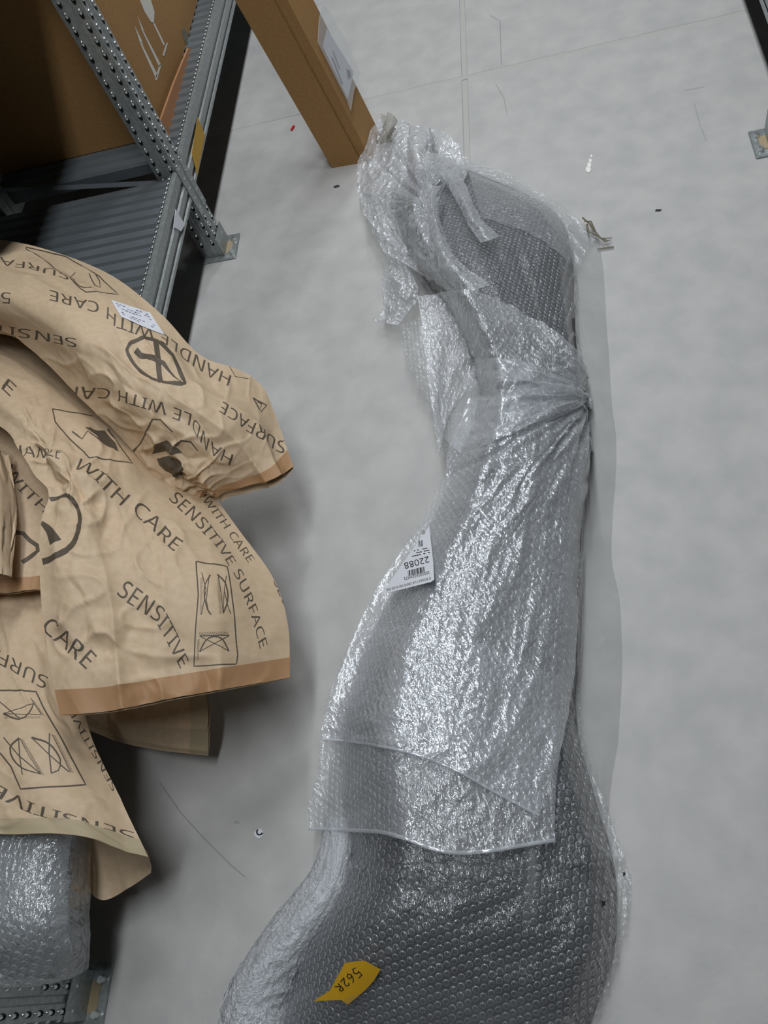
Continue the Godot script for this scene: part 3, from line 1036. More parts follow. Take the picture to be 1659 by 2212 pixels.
	# the big outer sheet, gathered at the tie on the right
	var outer := film_net([
		[1015, 862, .06, 1080, 842, .055, 1150, 834, .05, 1210, 838, .045, 1264, 852, .035],
		[972, 962, .07, 1060, 930, .06, 1140, 908, .052, 1205, 892, .046, 1266, 878, .036],
		[955, 1075, .055, 1050, 1050, .055, 1140, 1022, .052, 1205, 990, .046, 1264, 945, .036],
		[888, 1165, .09, 990, 1155, .052, 1100, 1138, .05, 1185, 1115, .045, 1258, 1085, .034],
		[800, 1295, .10, 920, 1300, .05, 1050, 1295, .05, 1160, 1280, .044, 1252, 1255, .034],
		[740, 1435, .105, 870, 1440, .05, 1010, 1440, .05, 1130, 1435, .046, 1244, 1410, .036],
		[706, 1550, .10, 830, 1565, .052, 970, 1590, .05, 1095, 1610, .046, 1214, 1610, .038],
		[696, 1596, .095, 800, 1608, .055, 930, 1640, .052, 1060, 1705, .048, 1164, 1762, .042]], 130, 220, 0.007, 79, 0.026, 5.0, 7.0, Vector2(1275, 862), 420.0)
	p = film_part("outer_wrap", outer, mats.wrap_outer, t, 0.9)
	bubbles(outer, p, 0.9, 0.0125, 0.0049, 0.003, 0.9)
	edge_bead("outer_wrap_edge", outer, 1.6, t)
	# the flap that crosses above the tie
	var flap := film_net([
		[902, 642, .17, 1000, 627, .12, 1090, 656, .06, 1190, 713, .05, 1258, 785, .035],
		[914, 730, .17, 1010, 720, .12, 1098, 730, .065, 1190, 765, .052, 1262, 812, .035],
		[928, 850, .16, 985, 815, .12, 1066, 782, .07, 1172, 800, .055, 1265, 832, .036],
		[948, 975, .13, 972, 890, .115, 1035, 832, .08, 1150, 832, .058, 1267, 850, .037]], 110, 90, 0.006, 81, 0.024, 5.0, 9.0, Vector2(1285, 858), 330.0)
	p = film_part("crossing_flap", flap, mats.wrap_white, t, 0.15)
	bubbles(flap, p, 0.15, 0.0125, 0.0045, 0.003)
	# thin film bound round the tie
	var bound := film_net([
		[1034, 772, .085, 1112, 780, .075, 1192, 806, .062, 1264, 842, .045],
		[1000, 850, .09, 1090, 836, .078, 1180, 838, .064, 1267, 852, .046],
		[962, 940, .09, 1058, 902, .078, 1164, 874, .064, 1268, 862, .046],
		[1000, 985, .08, 1085, 945, .074, 1180, 905, .062, 1268, 872, .045]], 90, 50, 0.005, 93, 0.02, 6.0, 7.0, Vector2(1290, 857), 340.0)
	film_part("tie_film", bound, mats.wrap_bound, t, 0.3)
	# crumpled film at the top end
	var cap := film_net([
		[820, 258, .05, 878, 270, .06, 940, 280, .06, 985, 315, .055, 1010, 352, .04],
		[786, 325, .05, 840, 330, .07, 890, 338, .07, 945, 352, .06, 1000, 395, .045],
		[770, 385, .05, 820, 392, .07, 870, 400, .07, 910, 402, .065, 942, 405, .05],
		[782, 440, .05, 825, 450, .07, 865, 458, .07, 905, 455, .065, 934, 448, .05],
		[806, 505, .06, 845, 515, .07, 885, 525, .07, 920, 532, .065, 948, 528, .05],
		[832, 548, .07, 880, 575, .08, 930, 605, .08, 970, 625, .06, 1012, 640, .045]], 120, 120, 0.014, 83, 0.017, 4.0, 6.0, Vector2(925, 440), 230.0)
	film_part("crumpled_film", cap, mats.wrap_cap, t, 0.4)
	var brow := film_net([
		[1000, 346, .02, 1100, 376, .02, 1200, 436, .018, 1292, 511, .008],
		[1020, 400, .03, 1105, 425, .03, 1185, 470, .028, 1268, 540, .015],
		[1040, 470, .034, 1110, 490, .034, 1170, 520, .03, 1250, 580, .018]], 70, 40, 0.006, 85)
	film_part("shoulder_film", brow, mats.wrap, t, 0.7)
	for s in [[[925, 395, .09, 945, 405, .11, 965, 385, .09], [922, 440, .085, 934, 446, .105, 946, 440, .085], [936, 520, .08, 950, 520, .1, 962, 512, .08], [946, 580, .075, 970, 572, .095, 990, 560, .075], [1000, 640, .06, 1030, 625, .075, 1060, 612, .06]],
			[[950, 372, .07, 968, 368, .09, 985, 360, .07], [985, 430, .07, 1000, 428, .095, 1014, 420, .07], [1010, 480, .065, 1024, 476, .085, 1038, 468, .065], [1040, 525, .05, 1060, 518, .065, 1080, 508, .05]]]:
		var band := film_net(s, 14, 60, 0.005, 87)
		film_part("twisted_band", band, mats.wrap_cap, t, 0.2)
	# loose bubble wrap behind the left side
	var tail := film_net([
		[834, 548, .06, 862, 552, .075, 885, 572, .07],
		[828, 612, .05, 866, 612, .07, 902, 622, .06],
		[826, 668, .04, 862, 668, .055, 900, 652, .05],
		[806, 694, .03, 836, 700, .04, 862, 704, .035]], 30, 50, 0.012, 89, 0.0, 7.0, 16.0)
	p = film_part("loose_tail", tail, mats.wrap_white, t, 1.2)
	bubbles(tail, p, 1.2, 0.0125, 0.0049, 0.0034)
	var tail2 := film_net([
		[866, 702, .05, 900, 692, .07, 945, 690, .07],
		[880, 790, .045, 910, 782, .06, 955, 790, .06],
		[925, 885, .04, 946, 880, .055, 985, 880, .055],
		[955, 985, .035, 985, 960, .05, 1030, 930, .05],
		[984, 1046, .03, 1010, 1020, .045, 1045, 985, .045]], 36, 110, 0.007, 91, 0.0, 7.0, 14.0)
	p = film_part("loose_tail", tail2, mats.wrap, t, 0.6)
	bubbles(tail2, p, 0.6, 0.0125, 0.0049, 0.0034)
	roll(t)
	# tie on the right, frayed ends
	knot(t)
	# stickers
	var yt := slab_from([745, 2080, 772, 2076, 788, 2075, 822, 2094, 808, 2118, 790, 2138, 752, 2170, 736, 2160, 676, 2163, 712, 2140], 0.036, 0.0006)
	var tp := part("yellow_tape", yt, mats.tape, t)
	tp.set_meta("label", "yellow tape with 562R written on it")
	part("writing", writing(), mats.ink, tp, Vector3.ZERO)
	hole(t, Vector2(1303, 1952), 8.0)
	hole(t, Vector2(1348, 1888), 5.0)
	white_sticker(t)

# a thin sticker that follows the part
func slab_from(a: Array, dh: float, thick: float) -> ArrayMesh:
	var poly := PackedVector2Array()
	for q in V(a):
		poly.append(q)
	var st := begin(0)
	var idx := Geometry2D.triangulate_polygon(poly)
	for i in range(0, idx.size(), 3):
		split(st, poly[idx[i]], poly[idx[i + 1]], poly[idx[i + 2]], dh, 2)
	return done(st)

var flat_sheet := []   # while set: three spots with their heights, for a stiff label that bridges what lies under it

func lay_height(q: Vector2) -> float:
	if flat_sheet.is_empty():
		return body_height(q.x, q.y)
	var a: Vector3 = flat_sheet[0]
	var b: Vector3 = flat_sheet[1]
	var c: Vector3 = flat_sheet[2]
	var A := Vector2(a.x, a.y)
	var area := (Vector2(b.x, b.y) - A).cross(Vector2(c.x, c.y) - A)
	var wb := (q - A).cross(Vector2(c.x, c.y) - A) / area
	var wc := (Vector2(b.x, b.y) - A).cross(q - A) / area
	return a.z + wb * (b.z - a.z) + wc * (c.z - a.z)

func split(st: SurfaceTool, a: Vector2, b: Vector2, c: Vector2, dh: float, depth: int) -> void:
	if depth == 0:
		for q in [a, b, c]:
			st.add_vertex(at(q.x, q.y, lay_height(q) + dh))
		return
	var ab := (a + b) / 2
	var bc := (b + c) / 2
	var ca := (c + a) / 2
	split(st, a, ab, ca, dh, depth - 1)
	split(st, ab, b, bc, dh, depth - 1)
	split(st, ca, bc, c, dh, depth - 1)
	split(st, ab, bc, ca, dh, depth - 1)

func stroke(st: SurfaceTool, pts: Array, w: float, dh: float) -> void:
	for i in pts.size() - 1:
		var a: Vector2 = pts[i]
		var b: Vector2 = pts[i + 1]
		var d := (b - a).normalized()
		var o := d.orthogonal() * w * 0.5
		a -= d * w * 0.3
		b += d * w * 0.3
		split(st, a + o, b + o, b - o, dh, 1)
		split(st, a + o, b - o, a - o, dh, 1)

func writing() -> ArrayMesh:
	var st := begin(0)
	var dh := 0.0375
	var go := Vector2(-0.707, 0.707)
	var up := Vector2(0.707, 0.707)
	var glyphs := [[1, 1, 0.1, 1, 0.05, 0.55, 0.6, 0.6, 0.95, 0.35, 0.6, 0.02, 0, 0.1], [0.85, 1, 0.3, 0.75, 0.05, 0.3, 0.4, 0, 0.9, 0.15, 0.85, 0.45, 0.4, 0.5, 0.1, 0.3], [0.05, 0.8, 0.4, 1, 0.85, 0.8, 0.7, 0.5, 0, 0, 1, 0.05], [0.1, 0, 0.1, 1, 0.7, 0.95, 0.8, 0.7, 0.1, 0.5, 0.95, 0]]
	for k in 4:
		var start := Vector2(766, 2089) + go * 16.5 * k
		var h := 23.0 - 2.0 * k
		var pts := []
		for q in V(glyphs[k]):
			pts.append(start + go * 11.0 * q.x + up * h * q.y)
		stroke(st, pts, 2.0, dh)
	return done(st)

func hole(t: Node3D, c: Vector2, r: float) -> void:
	var st := begin(0)
	for k in 10:
		var a := TAU * k / 10.0
		var b := TAU * (k + 1) / 10.0
		var ra := r * (0.75 + 0.35 * sin(k * 2.3))
		var rb := r * (0.75 + 0.35 * sin(((k + 1) % 10) * 2.3))
		split(st, c, c + Vector2(cos(a) * 0.7, sin(a) * 1.2) * ra, c + Vector2(cos(b) * 0.7, sin(b) * 1.2) * rb, 0.024, 1)
	part("torn_hole", done(st), mats.black, t)

func white_sticker(t: Node3D) -> void:
	var dh := 0.0
	flat_sheet = [Vector3(928, 1137, 0.22), Vector3(937, 1254, 0.297), Vector3(822, 1284, 0.205)]
	var p := part("white_label", slab_from([927, 1136, 931, 1170, 936, 1215, 938, 1252, 931, 1257, 880, 1270, 822, 1284, 850, 1245, 885, 1195], dh, 0.001), mats.paper, t)
	p.set_meta("label", "white label printed 22088")
	var st := begin(0)
	var tm := TextMesh.new()
	var lay := func(what: String, start: Vector2, end: Vector2, up: Vector2, font: String) -> void:
		var f := SystemFont.new()
		f.font_names = PackedStringArray([font])
		tm.font = f
		tm.font_size = 48
		tm.pixel_size = 0.01
		tm.depth = 0.0
		tm.text = what
		var arr := tm.get_mesh_arrays()
		var v: PackedVector3Array = arr[Mesh.ARRAY_VERTEX]
		var idx: PackedInt32Array = arr[Mesh.ARRAY_INDEX] if arr[Mesh.ARRAY_INDEX] != null else PackedInt32Array(range(v.size()))
		var lo := Vector2(1e9, 1e9)
		var hi := Vector2(-1e9, -1e9)
		for q in v:
			lo = lo.min(Vector2(q.x, q.y))
			hi = hi.max(Vector2(q.x, q.y))
		for i in idx:
			var s := (v[i].x - lo.x) / (hi.x - lo.x)
			var tt := (v[i].y - lo.y) / (hi.y - lo.y)
			var q := start.lerp(end, s) + up * tt
			st.add_vertex(at(q.x, q.y, lay_height(q) + dh + 0.0012))
	lay.call("22088", Vector2(925, 1201), Vector2(872, 1216), Vector2(3, 13), "Droid Sans")
	lay.call("200000432W472", Vector2(927, 1233), Vector2(872, 1247), Vector2(1.5, 6), "Droid Sans")
	lay.call("O RONALT UK DRIVE SW 6100 000", Vector2(930, 1246), Vector2(834, 1272), Vector2(1, 5), "Droid Sans")
	lay.call("9", Vector2(918, 1144), Vector2(913, 1146), Vector2(0, 8), "Droid Sans")
	var r := RandomNumberGenerator.new()
	r.seed = 3
	for band in [[Vector2(916, 1224), Vector2(880, 1233), 11.0, 20], [Vector2(912, 1167), Vector2(902, 1169), 12.0, 4]]:
		for k in band[3]:
			var q: Vector2 = band[0].lerp(band[1], (k + r.randf() * 0.5) / band[3])
			stroke(st, [q, q + Vector2(1.0, band[2])], 0.7 + r.randf() * 0.8, dh + 0.0012)
	for line in [[926, 1183, 893, 1190], [927, 1188, 890, 1196], [928, 1193, 884, 1203]]:
		for k in 9:
			if r.randf() < 0.75:
				var a := Vector2(line[0], line[1]).lerp(Vector2(line[2], line[3]), k / 9.0)
				var b := Vector2(line[0], line[1]).lerp(Vector2(line[2], line[3]), (k + 0.7) / 9.0)
				stroke(st, [a, b], 1.6, dh + 0.0012)
	part("print", done(st), mats.ink, p, Vector3.ZERO)
	flat_sheet = []

# a rounded bead along the lower edge of a sheet, where the film is folded back
func edge_bead(called: String, net: Net, radius_mm: float, t: Node3D) -> void:
	var st := begin(0)
	var j := net.nv
	var rings := []
	for i in net.nu + 1:
		var c := net.w[j * (net.nu + 1) + i]
		var d := (net.w[j * (net.nu + 1) + mini(i + 1, net.nu)] - net.w[j * (net.nu + 1) + maxi(i - 1, 0)]).normalized()
		var up := net.n[j * (net.nu + 1) + i]
		var side := d.cross(up).normalized()
		var ring := []
		for k in 7:
			var a := TAU * k / 6.0
			ring.append(c + (side * cos(a) * 1.5 + up * sin(a)) * radius_mm * 0.001)
		rings.append(ring)
	for i in rings.size() - 1:
		for k in 6:
			quad(st, rings[i][k], rings[i + 1][k], rings[i + 1][k + 1], rings[i][k + 1])
	part(called, done(st), mats.wrap_cap, t)

func hem_roll(net: Net, t: Node3D) -> void:
	edge_bead("lower_wrap_edge", net, 2.2, t)

func tube_mesh(path: Array, sd: int, amp: float) -> ArrayMesh:
	# path of [Vector3 centre, radius across, radius up]
	var nz := noise3(sd, 26.0, FastNoiseLite.TYPE_SIMPLEX_SMOOTH, FastNoiseLite.FRACTAL_RIDGED, 3)
	var cc := []
	var rr := []
	for q in path:
		cc.append(q[0])
		rr.append(Vector3(q[1], q[2], 0))
	var m := 140
	var n := 90
	var v := PackedVector3Array()
	var uv := PackedVector2Array()
	var idx := PackedInt32Array()
	for j in m + 1:
		var s := float(j) / m
		var c := Net.along(cc, s)
		var d := (Net.along(cc, minf(s + 0.01, 1)) - Net.along(cc, maxf(s - 0.01, 0))).normalized()
		var r := Net.along(rr, s)
		var side := d.cross(Vector3.UP).normalized()
		var up := side.cross(d).normalized()
		for i in n + 1:
			var a := TAU * i / n
			var k := 1.0 + amp * nz.get_noise_3d(cos(a) * 0.12, sin(a) * 0.12, s * 0.25) + amp * 0.6 * sin(a * 3.0 + s * 5.0)
			v.append(c + (side * cos(a) * r.x + up * sin(a) * r.y) * k)
			uv.append(Vector2(a * 0.11, s * 1.1))
	for j in m:
		for i in n:
			var k := j * (n + 1) + i
			idx.append_array([k, k + 1, k + n + 2, k, k + n + 2, k + n + 1])
	var arr := []
	arr.resize(Mesh.ARRAY_MAX)
	arr[Mesh.ARRAY_VERTEX] = v
	arr[Mesh.ARRAY_TEX_UV] = uv
	arr[Mesh.ARRAY_INDEX] = idx
	var mesh := ArrayMesh.new()
	mesh.add_surface_from_arrays(Mesh.PRIMITIVE_TRIANGLES, arr)
	var st := SurfaceTool.new()
	st.create_from(mesh, 0)
	st.generate_normals()
	return st.commit()

func roll(t: Node3D) -> void:
	var spine := [[736, 1770, 36], [730, 1840, 40], [712, 1910, 50], [668, 1975, 56], [620, 2040, 60], [575, 2110, 66], [548, 2180, 72], [540, 2290, 78]]
	for k in 2:
		var path := []
		for s in spine:
			var r: float = s[2] * 0.00072 * (1.0 if k == 0 else 0.62)
			path.append([at(s[0], s[1], 0.055), r, minf(r, 0.045)])
		part("rolled_wrap" if k == 0 else "rolled_wrap_core", tube_mesh(path, 95 + k, 0.15), mats.wrap_roll if k == 0 else mats.wrap_cap, t)

func strand(st: SurfaceTool, pts: Array, w: float) -> void:
	for i in pts.size() - 1:
		var a: Vector3 = pts[i]
		var b: Vector3 = pts[i + 1]
		var d := (b - a).normalized()
		var s := d.cross(Vector3.UP).normalized() * w
		var u := s.cross(d).normalized() * w * 0.6
		var k := 1.0 - 0.5 * float(i) / pts.size()
		for q in [[s, u], [u, -s], [-s, -u], [-u, s]]:
			quad(st, a + q[0] * k, b + q[0] * k, b + q[1] * k, a + q[1] * k)

func knot(t: Node3D) -> void:
	var st := begin(0)
	var r := RandomNumberGenerator.new()
	r.seed = 9
	for k in 12:      # the gathered film at the tie
		var c := Vector2(1262 + r.randf_range(-6, 6), 865 + r.randf_range(-20, 85))
		var e := c + Vector2(r.randf_range(-8, 12), r.randf_range(12, 40))
		var h := body_height(c.x, c.y)
		strand(st, [at(c.x, c.y, h + 0.045), at((c.x + e.x) / 2 + 3, (c.y + e.y) / 2, h + 0.05), at(e.x, e.y, h + 0.035)], 0.006)
		part("gathered_knot", done(st), mats.wrap_cap, t)
		st = begin(0)
	for s in [[1258, 470, 1272, 482, 1282, 496, 1298, 515, 1322, 514], [1262, 478, 1276, 478, 1286, 500, 1294, 512, 1314, 520], [1268, 484, 1270, 500, 1288, 508, 1308, 522, 1318, 518]]:
		var pts := []
		for q in V(s):
			pts.append(at(q.x, q.y, 0.03 - 0.004 * pts.size()))
		strand(st, pts, 0.0025)
	for s in [[1290, 538, 1326, 533]]:
		strand(st, [at(s[0], s[1], 0.006), at(s[2], s[3], 0.005)], 0.002)
	part("frayed_tail", done(st), mats.frayed, t)
	var tuft := film_net([
		[828, 250, .10, 836, 246, .11, 846, 252, .11, 856, 262, .10],
		[826, 268, .10, 834, 266, .12, 846, 270, .12, 853, 276, .10],
		[820, 290, .09, 832, 288, .115, 843, 290, .11, 850, 294, .09],
		[816, 312, .07, 826, 310, .09, 838, 308, .09, 846, 308, .07]], 30, 30, 0.012, 99, 0.0, 7.0, 22.0)
	film_part("film_tuft", tuft, film(0.5, 0.3, mats.smooth, 1.0, Color(0.55, 0.53, 0.46)), t)

# ---------------------------------------------------------------- rack
var tab_mesh: ArrayMesh

func make_tab() -> void:
	var st := begin(0)
	var n := 8
	for r in 3:
		var r0 := cos(r * PI / 6.0)
		var r1 := cos((r + 1) * PI / 6.0)
		var h0 := sin(r * PI / 6.0)
		var h1 := sin((r + 1) * PI / 6.0)
		for k in n:
			var a := TAU * k / n
			var b := TAU * (k + 1) / n
			quad(st, Vector3(cos(a) * r0 * 0.0045, sin(a) * r0 * 0.008, h0 * 0.005), Vector3(cos(b) * r0 * 0.0045, sin(b) * r0 * 0.008, h0 * 0.005), Vector3(cos(b) * r1 * 0.0045, sin(b) * r1 * 0.008, h1 * 0.005), Vector3(cos(a) * r1 * 0.0045, sin(a) * r1 * 0.008, h1 * 0.005))
	st.generate_normals()
	tab_mesh = st.commit()
	# the slot the tab is pressed out of
	var s2 := begin(0)
	for k in n:
		var a := TAU * k / n
		var b := TAU * (k + 1) / n
		for q in [Vector3(0, -0.006, 0.0008), Vector3(cos(a) * 0.0052, sin(a) * 0.0105 - 0.006, 0.0008), Vector3(cos(b) * 0.0052, sin(b) * 0.0105 - 0.006, 0.0008)]:
			s2.add_vertex(q)
	s2.generate_normals()
	s2.commit(tab_mesh)
	tab_mesh.surface_set_material(0, mats.zinc_bright)
	tab_mesh.surface_set_material(1, mats.hole)

# one post of the rack; side is +1 where the aisle lies on its +x side. zc is its face turned to the camera
func upright(rack: Node3D, x: float, zc: float, side: float, top: float, holes_to: float, seen := true) -> void:
	var st := begin()
	# channel: face to the aisle with a groove, face to the camera with a step
	var w := 0.062
	var d := 0.066
	var prof := [Vector2(0, 0), Vector2(0, -0.024), Vector2(-0.003, -0.026), Vector2(-0.003, -0.036), Vector2(0, -0.038), Vector2(0, -w), Vector2(-0.02, -w), Vector2(-0.03, -w + 0.004), Vector2(-d, -w + 0.004), Vector2(-d, -0.004), Vector2(-0.05, 0), Vector2(-0.036, 0), Vector2(-0.034, -0.003), Vector2(-0.030, -0.003), Vector2(-0.028, 0)]
	for i in prof.size():
		var a: Vector2 = prof[i]
		var b: Vector2 = prof[(i + 1) % prof.size()]
		quad(st, Vector3(x + a.x * side, 0.006, zc + a.y), Vector3(x + b.x * side, 0.006, zc + b.y), Vector3(x + b.x * side, top, zc + b.y), Vector3(x + a.x * side, top, zc + a.y))
	var u := part("upright", done(st), mats.zinc, rack)
	if not seen:
		return
	var y := 0.05
	while y < holes_to:
		for k in 2:
			for f in 2:
				var o := MeshInstance3D.new()
				o.name = "perforation"
				o.mesh = tab_mesh
				u.add_child(o, true)
				if f == 0:   # aisle face
					o.position = Vector3(x + 0.0004 * side, y + 0.0, zc - 0.012 - k * 0.038)
					o.rotation.y = PI / 2 * side
				else:
					o.position = Vector3(x - (0.014 + k * 0.036) * side, y + 0.012, zc + 0.0004)
		y += 0.032

func foot_plate(rack: Node3D, x: float, z: float, side: float) -> void:
	var st := begin()
	var lo := Vector3(minf(x - 0.07 * side, x + 0.04 * side), 0.0, z - 0.058)
	var hi := Vector3(maxf(x - 0.07 * side, x + 0.04 * side), 0.005, z + 0.05)
	block(st, lo, hi, 0.002)
	block(st, Vector3(minf(x + 0.001 * side, x + 0.004 * side), 0.005, z - 0.045), Vector3(maxf(x + 0.001 * side, x + 0.004 * side), 0.07, z + 0.035), 0.001)
	var p := part("foot_plate", done(st), mats.zinc, rack)
	for k in 2:
		var bolt := CylinderMesh.new()
		bolt.top_radius = 0.007
		bolt.bottom_radius = 0.009
		bolt.height = 0.011
		bolt.radial_segments = 6
		part("anchor_bolt", bolt, mats.zinc_bright, p, Vector3(x + 0.025 * side, 0.01, z - 0.03 + k * 0.055))
	var rust := BoxMesh.new()
	rust.size = Vector3(0.022, 0.0012, 0.05)
	part("dried_mortar", rust, plain(Color(0.66, 0.6, 0.48), 0.9), p, Vector3(x + 0.012 * side, 0.0056, z - 0.002))

func beam(rack: Node3D, x: float, y: float, z0: float, z1: float, side: float) -> MeshInstance3D:
	var prof := []
	for q in [[-0.034, 0.0], [0, 0.0], [0, 0.008], [-0.006, 0.012], [-0.006, 0.022], [0, 0.026], [0, 0.044], [-0.006, 0.048], [-0.006, 0.06], [0, 0.064], [0, 0.09], [-0.004, 0.094], [-0.012, 0.094], [-0.012, 0.08], [-0.034, 0.08]]:
		prof.append(Vector2(x + q[0] * side, y + q[1]))
	var b := part("beam", extrude_z(prof, z0, z1), mats.zinc, rack)
	# end plates that hook into the posts
	for z in [z0, z1]:
		var s := 1.0 if z == z0 else -1.0
		var st := begin()
		block(st, Vector3(minf(x, x + 0.003 * side), y - 0.06, minf(z, z - 0.027 * s)), Vector3(maxf(x, x + 0.003 * side), y + 0.1, maxf(z, z - 0.027 * s)), 0.0012)
		part("end_plate", done(st), mats.zinc, b, Vector3.ZERO)
	return b

func deck(rack: Node3D, x0: float, x1: float, z0: float, z1: float, y: float, panels: int, pitch := 0.0375) -> void:
	var dz := (z1 - z0) / panels
	for k in panels:
		var st := begin()
		var a := z0 + k * dz + 0.0008
		var b := a + dz - 0.0016
		var n := maxi(2, int(round(dz / pitch)))
		var pts := []
		for r in n:
			var s := a + (b - a) * r / n
			var p := (b - a) / n
			pts.append_array([Vector2(s, 0), Vector2(s + p * 0.42, 0), Vector2(s + p * 0.54, 0.007), Vector2(s + p * 0.86, 0.007), Vector2(s + p * 0.98, 0)])
		pts.append(Vector2(b, 0))
		for i in pts.size() - 1:
			var p: Vector2 = pts[i]
			var q: Vector2 = pts[i + 1]
			quad(st, Vector3(x0, y + p.y, p.x), Vector3(x1, y + p.y, p.x), Vector3(x1, y + q.y, q.x), Vector3(x0, y + q.y, q.x))
		quad(st, Vector3(x0, y, a), Vector3(x1, y, a), Vector3(x1, y - 0.03, a), Vector3(x0, y - 0.03, a))
		quad(st, Vector3(x0, y, b), Vector3(x1, y, b), Vector3(x1, y - 0.03, b), Vector3(x0, y - 0.03, b))
		var panel := part("deck_panel", done(st), mats.zinc_deck, rack)
		if n > 3 and y < 0.5:
			var xf := x1 if absf(x1) < absf(x0) else x0
			var lips := begin()
			for r in n * 2:
				var c := a + (b - a) * (r + 0.5) / (n * 2)
				block(lips, Vector3(xf - 0.009, y - 0.002, c - 0.0075), Vector3(xf - 0.001, y + 0.013, c + 0.0075), 0.003)
			part("lip_teeth", done(lips), mats.zinc, panel, Vector3.ZERO).set_meta("kind", "stuff")

func rack(label: String, x: float, side: float, seen: bool) -> Node3D:
	var t := thing("storage_rack", label, "rack", Vector3(x - 0.3 * side, 0, -1.85))
	var back := x - 0.62 * side
	for z in [-3.95, -1.823, 0.12]:
		upright(t, x, z, side, 2.3, 1.1, z > -3.0)
		upright(t, back + 0.066 * side, z, side, 2.3, 0.0, false)
		foot_plate(t, x, z - 0.03, side)
		# frame bracing between front and back post
		for h in [[0.30, 0.40, 0.0], [0.9, 0.9, 0.0], [1.5, 1.5, 0.0]]:
			var st := begin()
			var a := Vector3(x - 0.066 * side, h[0] - 0.05, z - 0.045)
			var b := Vector3(back, h[1] - 0.05, z - 0.045)
			strand(st, [a, b], 0.011)
			part("brace", done(st), mats.zinc_dull, t)
	for y in [0.213, 1.13]:
		for bay in [[-3.95 + 0.003, -1.823 - 0.065], [-1.823 + 0.003, 0.12 - 0.065]]:
			beam(t, x, y, bay[0], bay[1], side)
			var lo := minf(x - 0.014 * side, back + 0.01 * side)
			var hi := maxf(x - 0.014 * side, back + 0.01 * side)
			deck(t, lo, hi, bay[0] + 0.01, bay[1] - 0.01, y + 0.083, 10 if seen else 4)
			# back beam
			part("rear_beam", box_mesh(Vector3(minf(back, back + 0.03 * side), y, bay[0]), Vector3(maxf(back, back + 0.03 * side), y + 0.08, bay[1]), 0.002), mats.zinc, t)
	return t

func rack_labels(t: Node3D) -> void:
	var n := Vector3(1, 0, 0)
	var o := Vector3(-0.9535, 0, 0)
	var poly := []
	for q in V([427, 253, 442, 292, 426, 378, 414, 330]):
		poly.append(on_plane(q.x, q.y, o, n))
	part("yellow_sticker", slab_mesh(poly, n, 0.001), mats.tape, t).set_meta("label", "yellow tape sticker")
	poly = []
	for q in V([379, 452, 398, 484, 391, 500, 374, 490]):
		poly.append(on_plane(q.x, q.y, o, n))
	part("white_sticker", slab_mesh(poly, n, 0.001), mats.paper, t).set_meta("label", "small white paper sticker")

# ---------------------------------------------------------------- cartons
func tall_carton() -> void:
	var A := at(718, 360)
	var B := at(803, 345)
	var C := Vector3(-0.481, 0, -2.245)
	var lean := Vector3(-0.168, 1, 0.0)
	var D := A + C - B
	var up := lean * 1.88
	var t := thing("tall_carton", "tall narrow brown carton standing on end and leaning against the rack", "carton", (A + C) / 2)
	var st := begin()
	hexa(st, [A, B, C, D, A + up, B + up, C + up, D + up])
	part("carton_body", done(st), mats.cardboard, t)
	# front flaps: two leaves with a gap between them
	var n := (B - A).normalized().cross(Vector3.UP) * -1.0
	n = Vector3(n.x, 0, n.z).normalized()
	if n.z < 0:
		n = -n
	for s in [[0.0, 0.74, 0.007], [0.775, 1.0, 0.003]]:
		var a := A.lerp(B, s[0])
		var b := A.lerp(B, s[1])
		part("front_flap", slab_mesh([a, b, b + up, a + up], n, s[2]), mats.cardboard, t)
	# pouch with the delivery note on the right face
	var fn := (C - B).normalized().cross(lean.normalized())
	if fn.x < 0:
		fn = -fn
	var put := func(a: Array, off: float, thick: float) -> ArrayMesh:
		var poly := []
		for q in V(a):
			poly.append(on_plane(q.x, q.y, B + fn * off, fn))
		return slab_mesh(poly, fn, thick)
	part("delivery_note", put.call([706, 62, 764, 156, 751, 214, 697, 100], 0.001, 0.0006), mats.paper, t).set_meta("label", "white delivery note")
	var bars := [[715, 122, 719, 124, 741, 182, 738, 182], [748, 149, 756, 152, 759, 165, 752, 172], [718, 110, 721, 112, 735, 150, 733, 150]]
	for b in bars:
		part("print", put.call(b, 0.002, 0.0004), plain(Color(0.35, 0.36, 0.38), 0.6), t)
	part("clear_pouch", put.call([694, 12, 704, 16, 742, 80, 772, 148, 778, 160, 764, 196, 757, 240, 748, 215, 686, 92, 688, 50], 0.004, 0.002), film(0.14, 0.15, mats.smooth, 0.8), t)

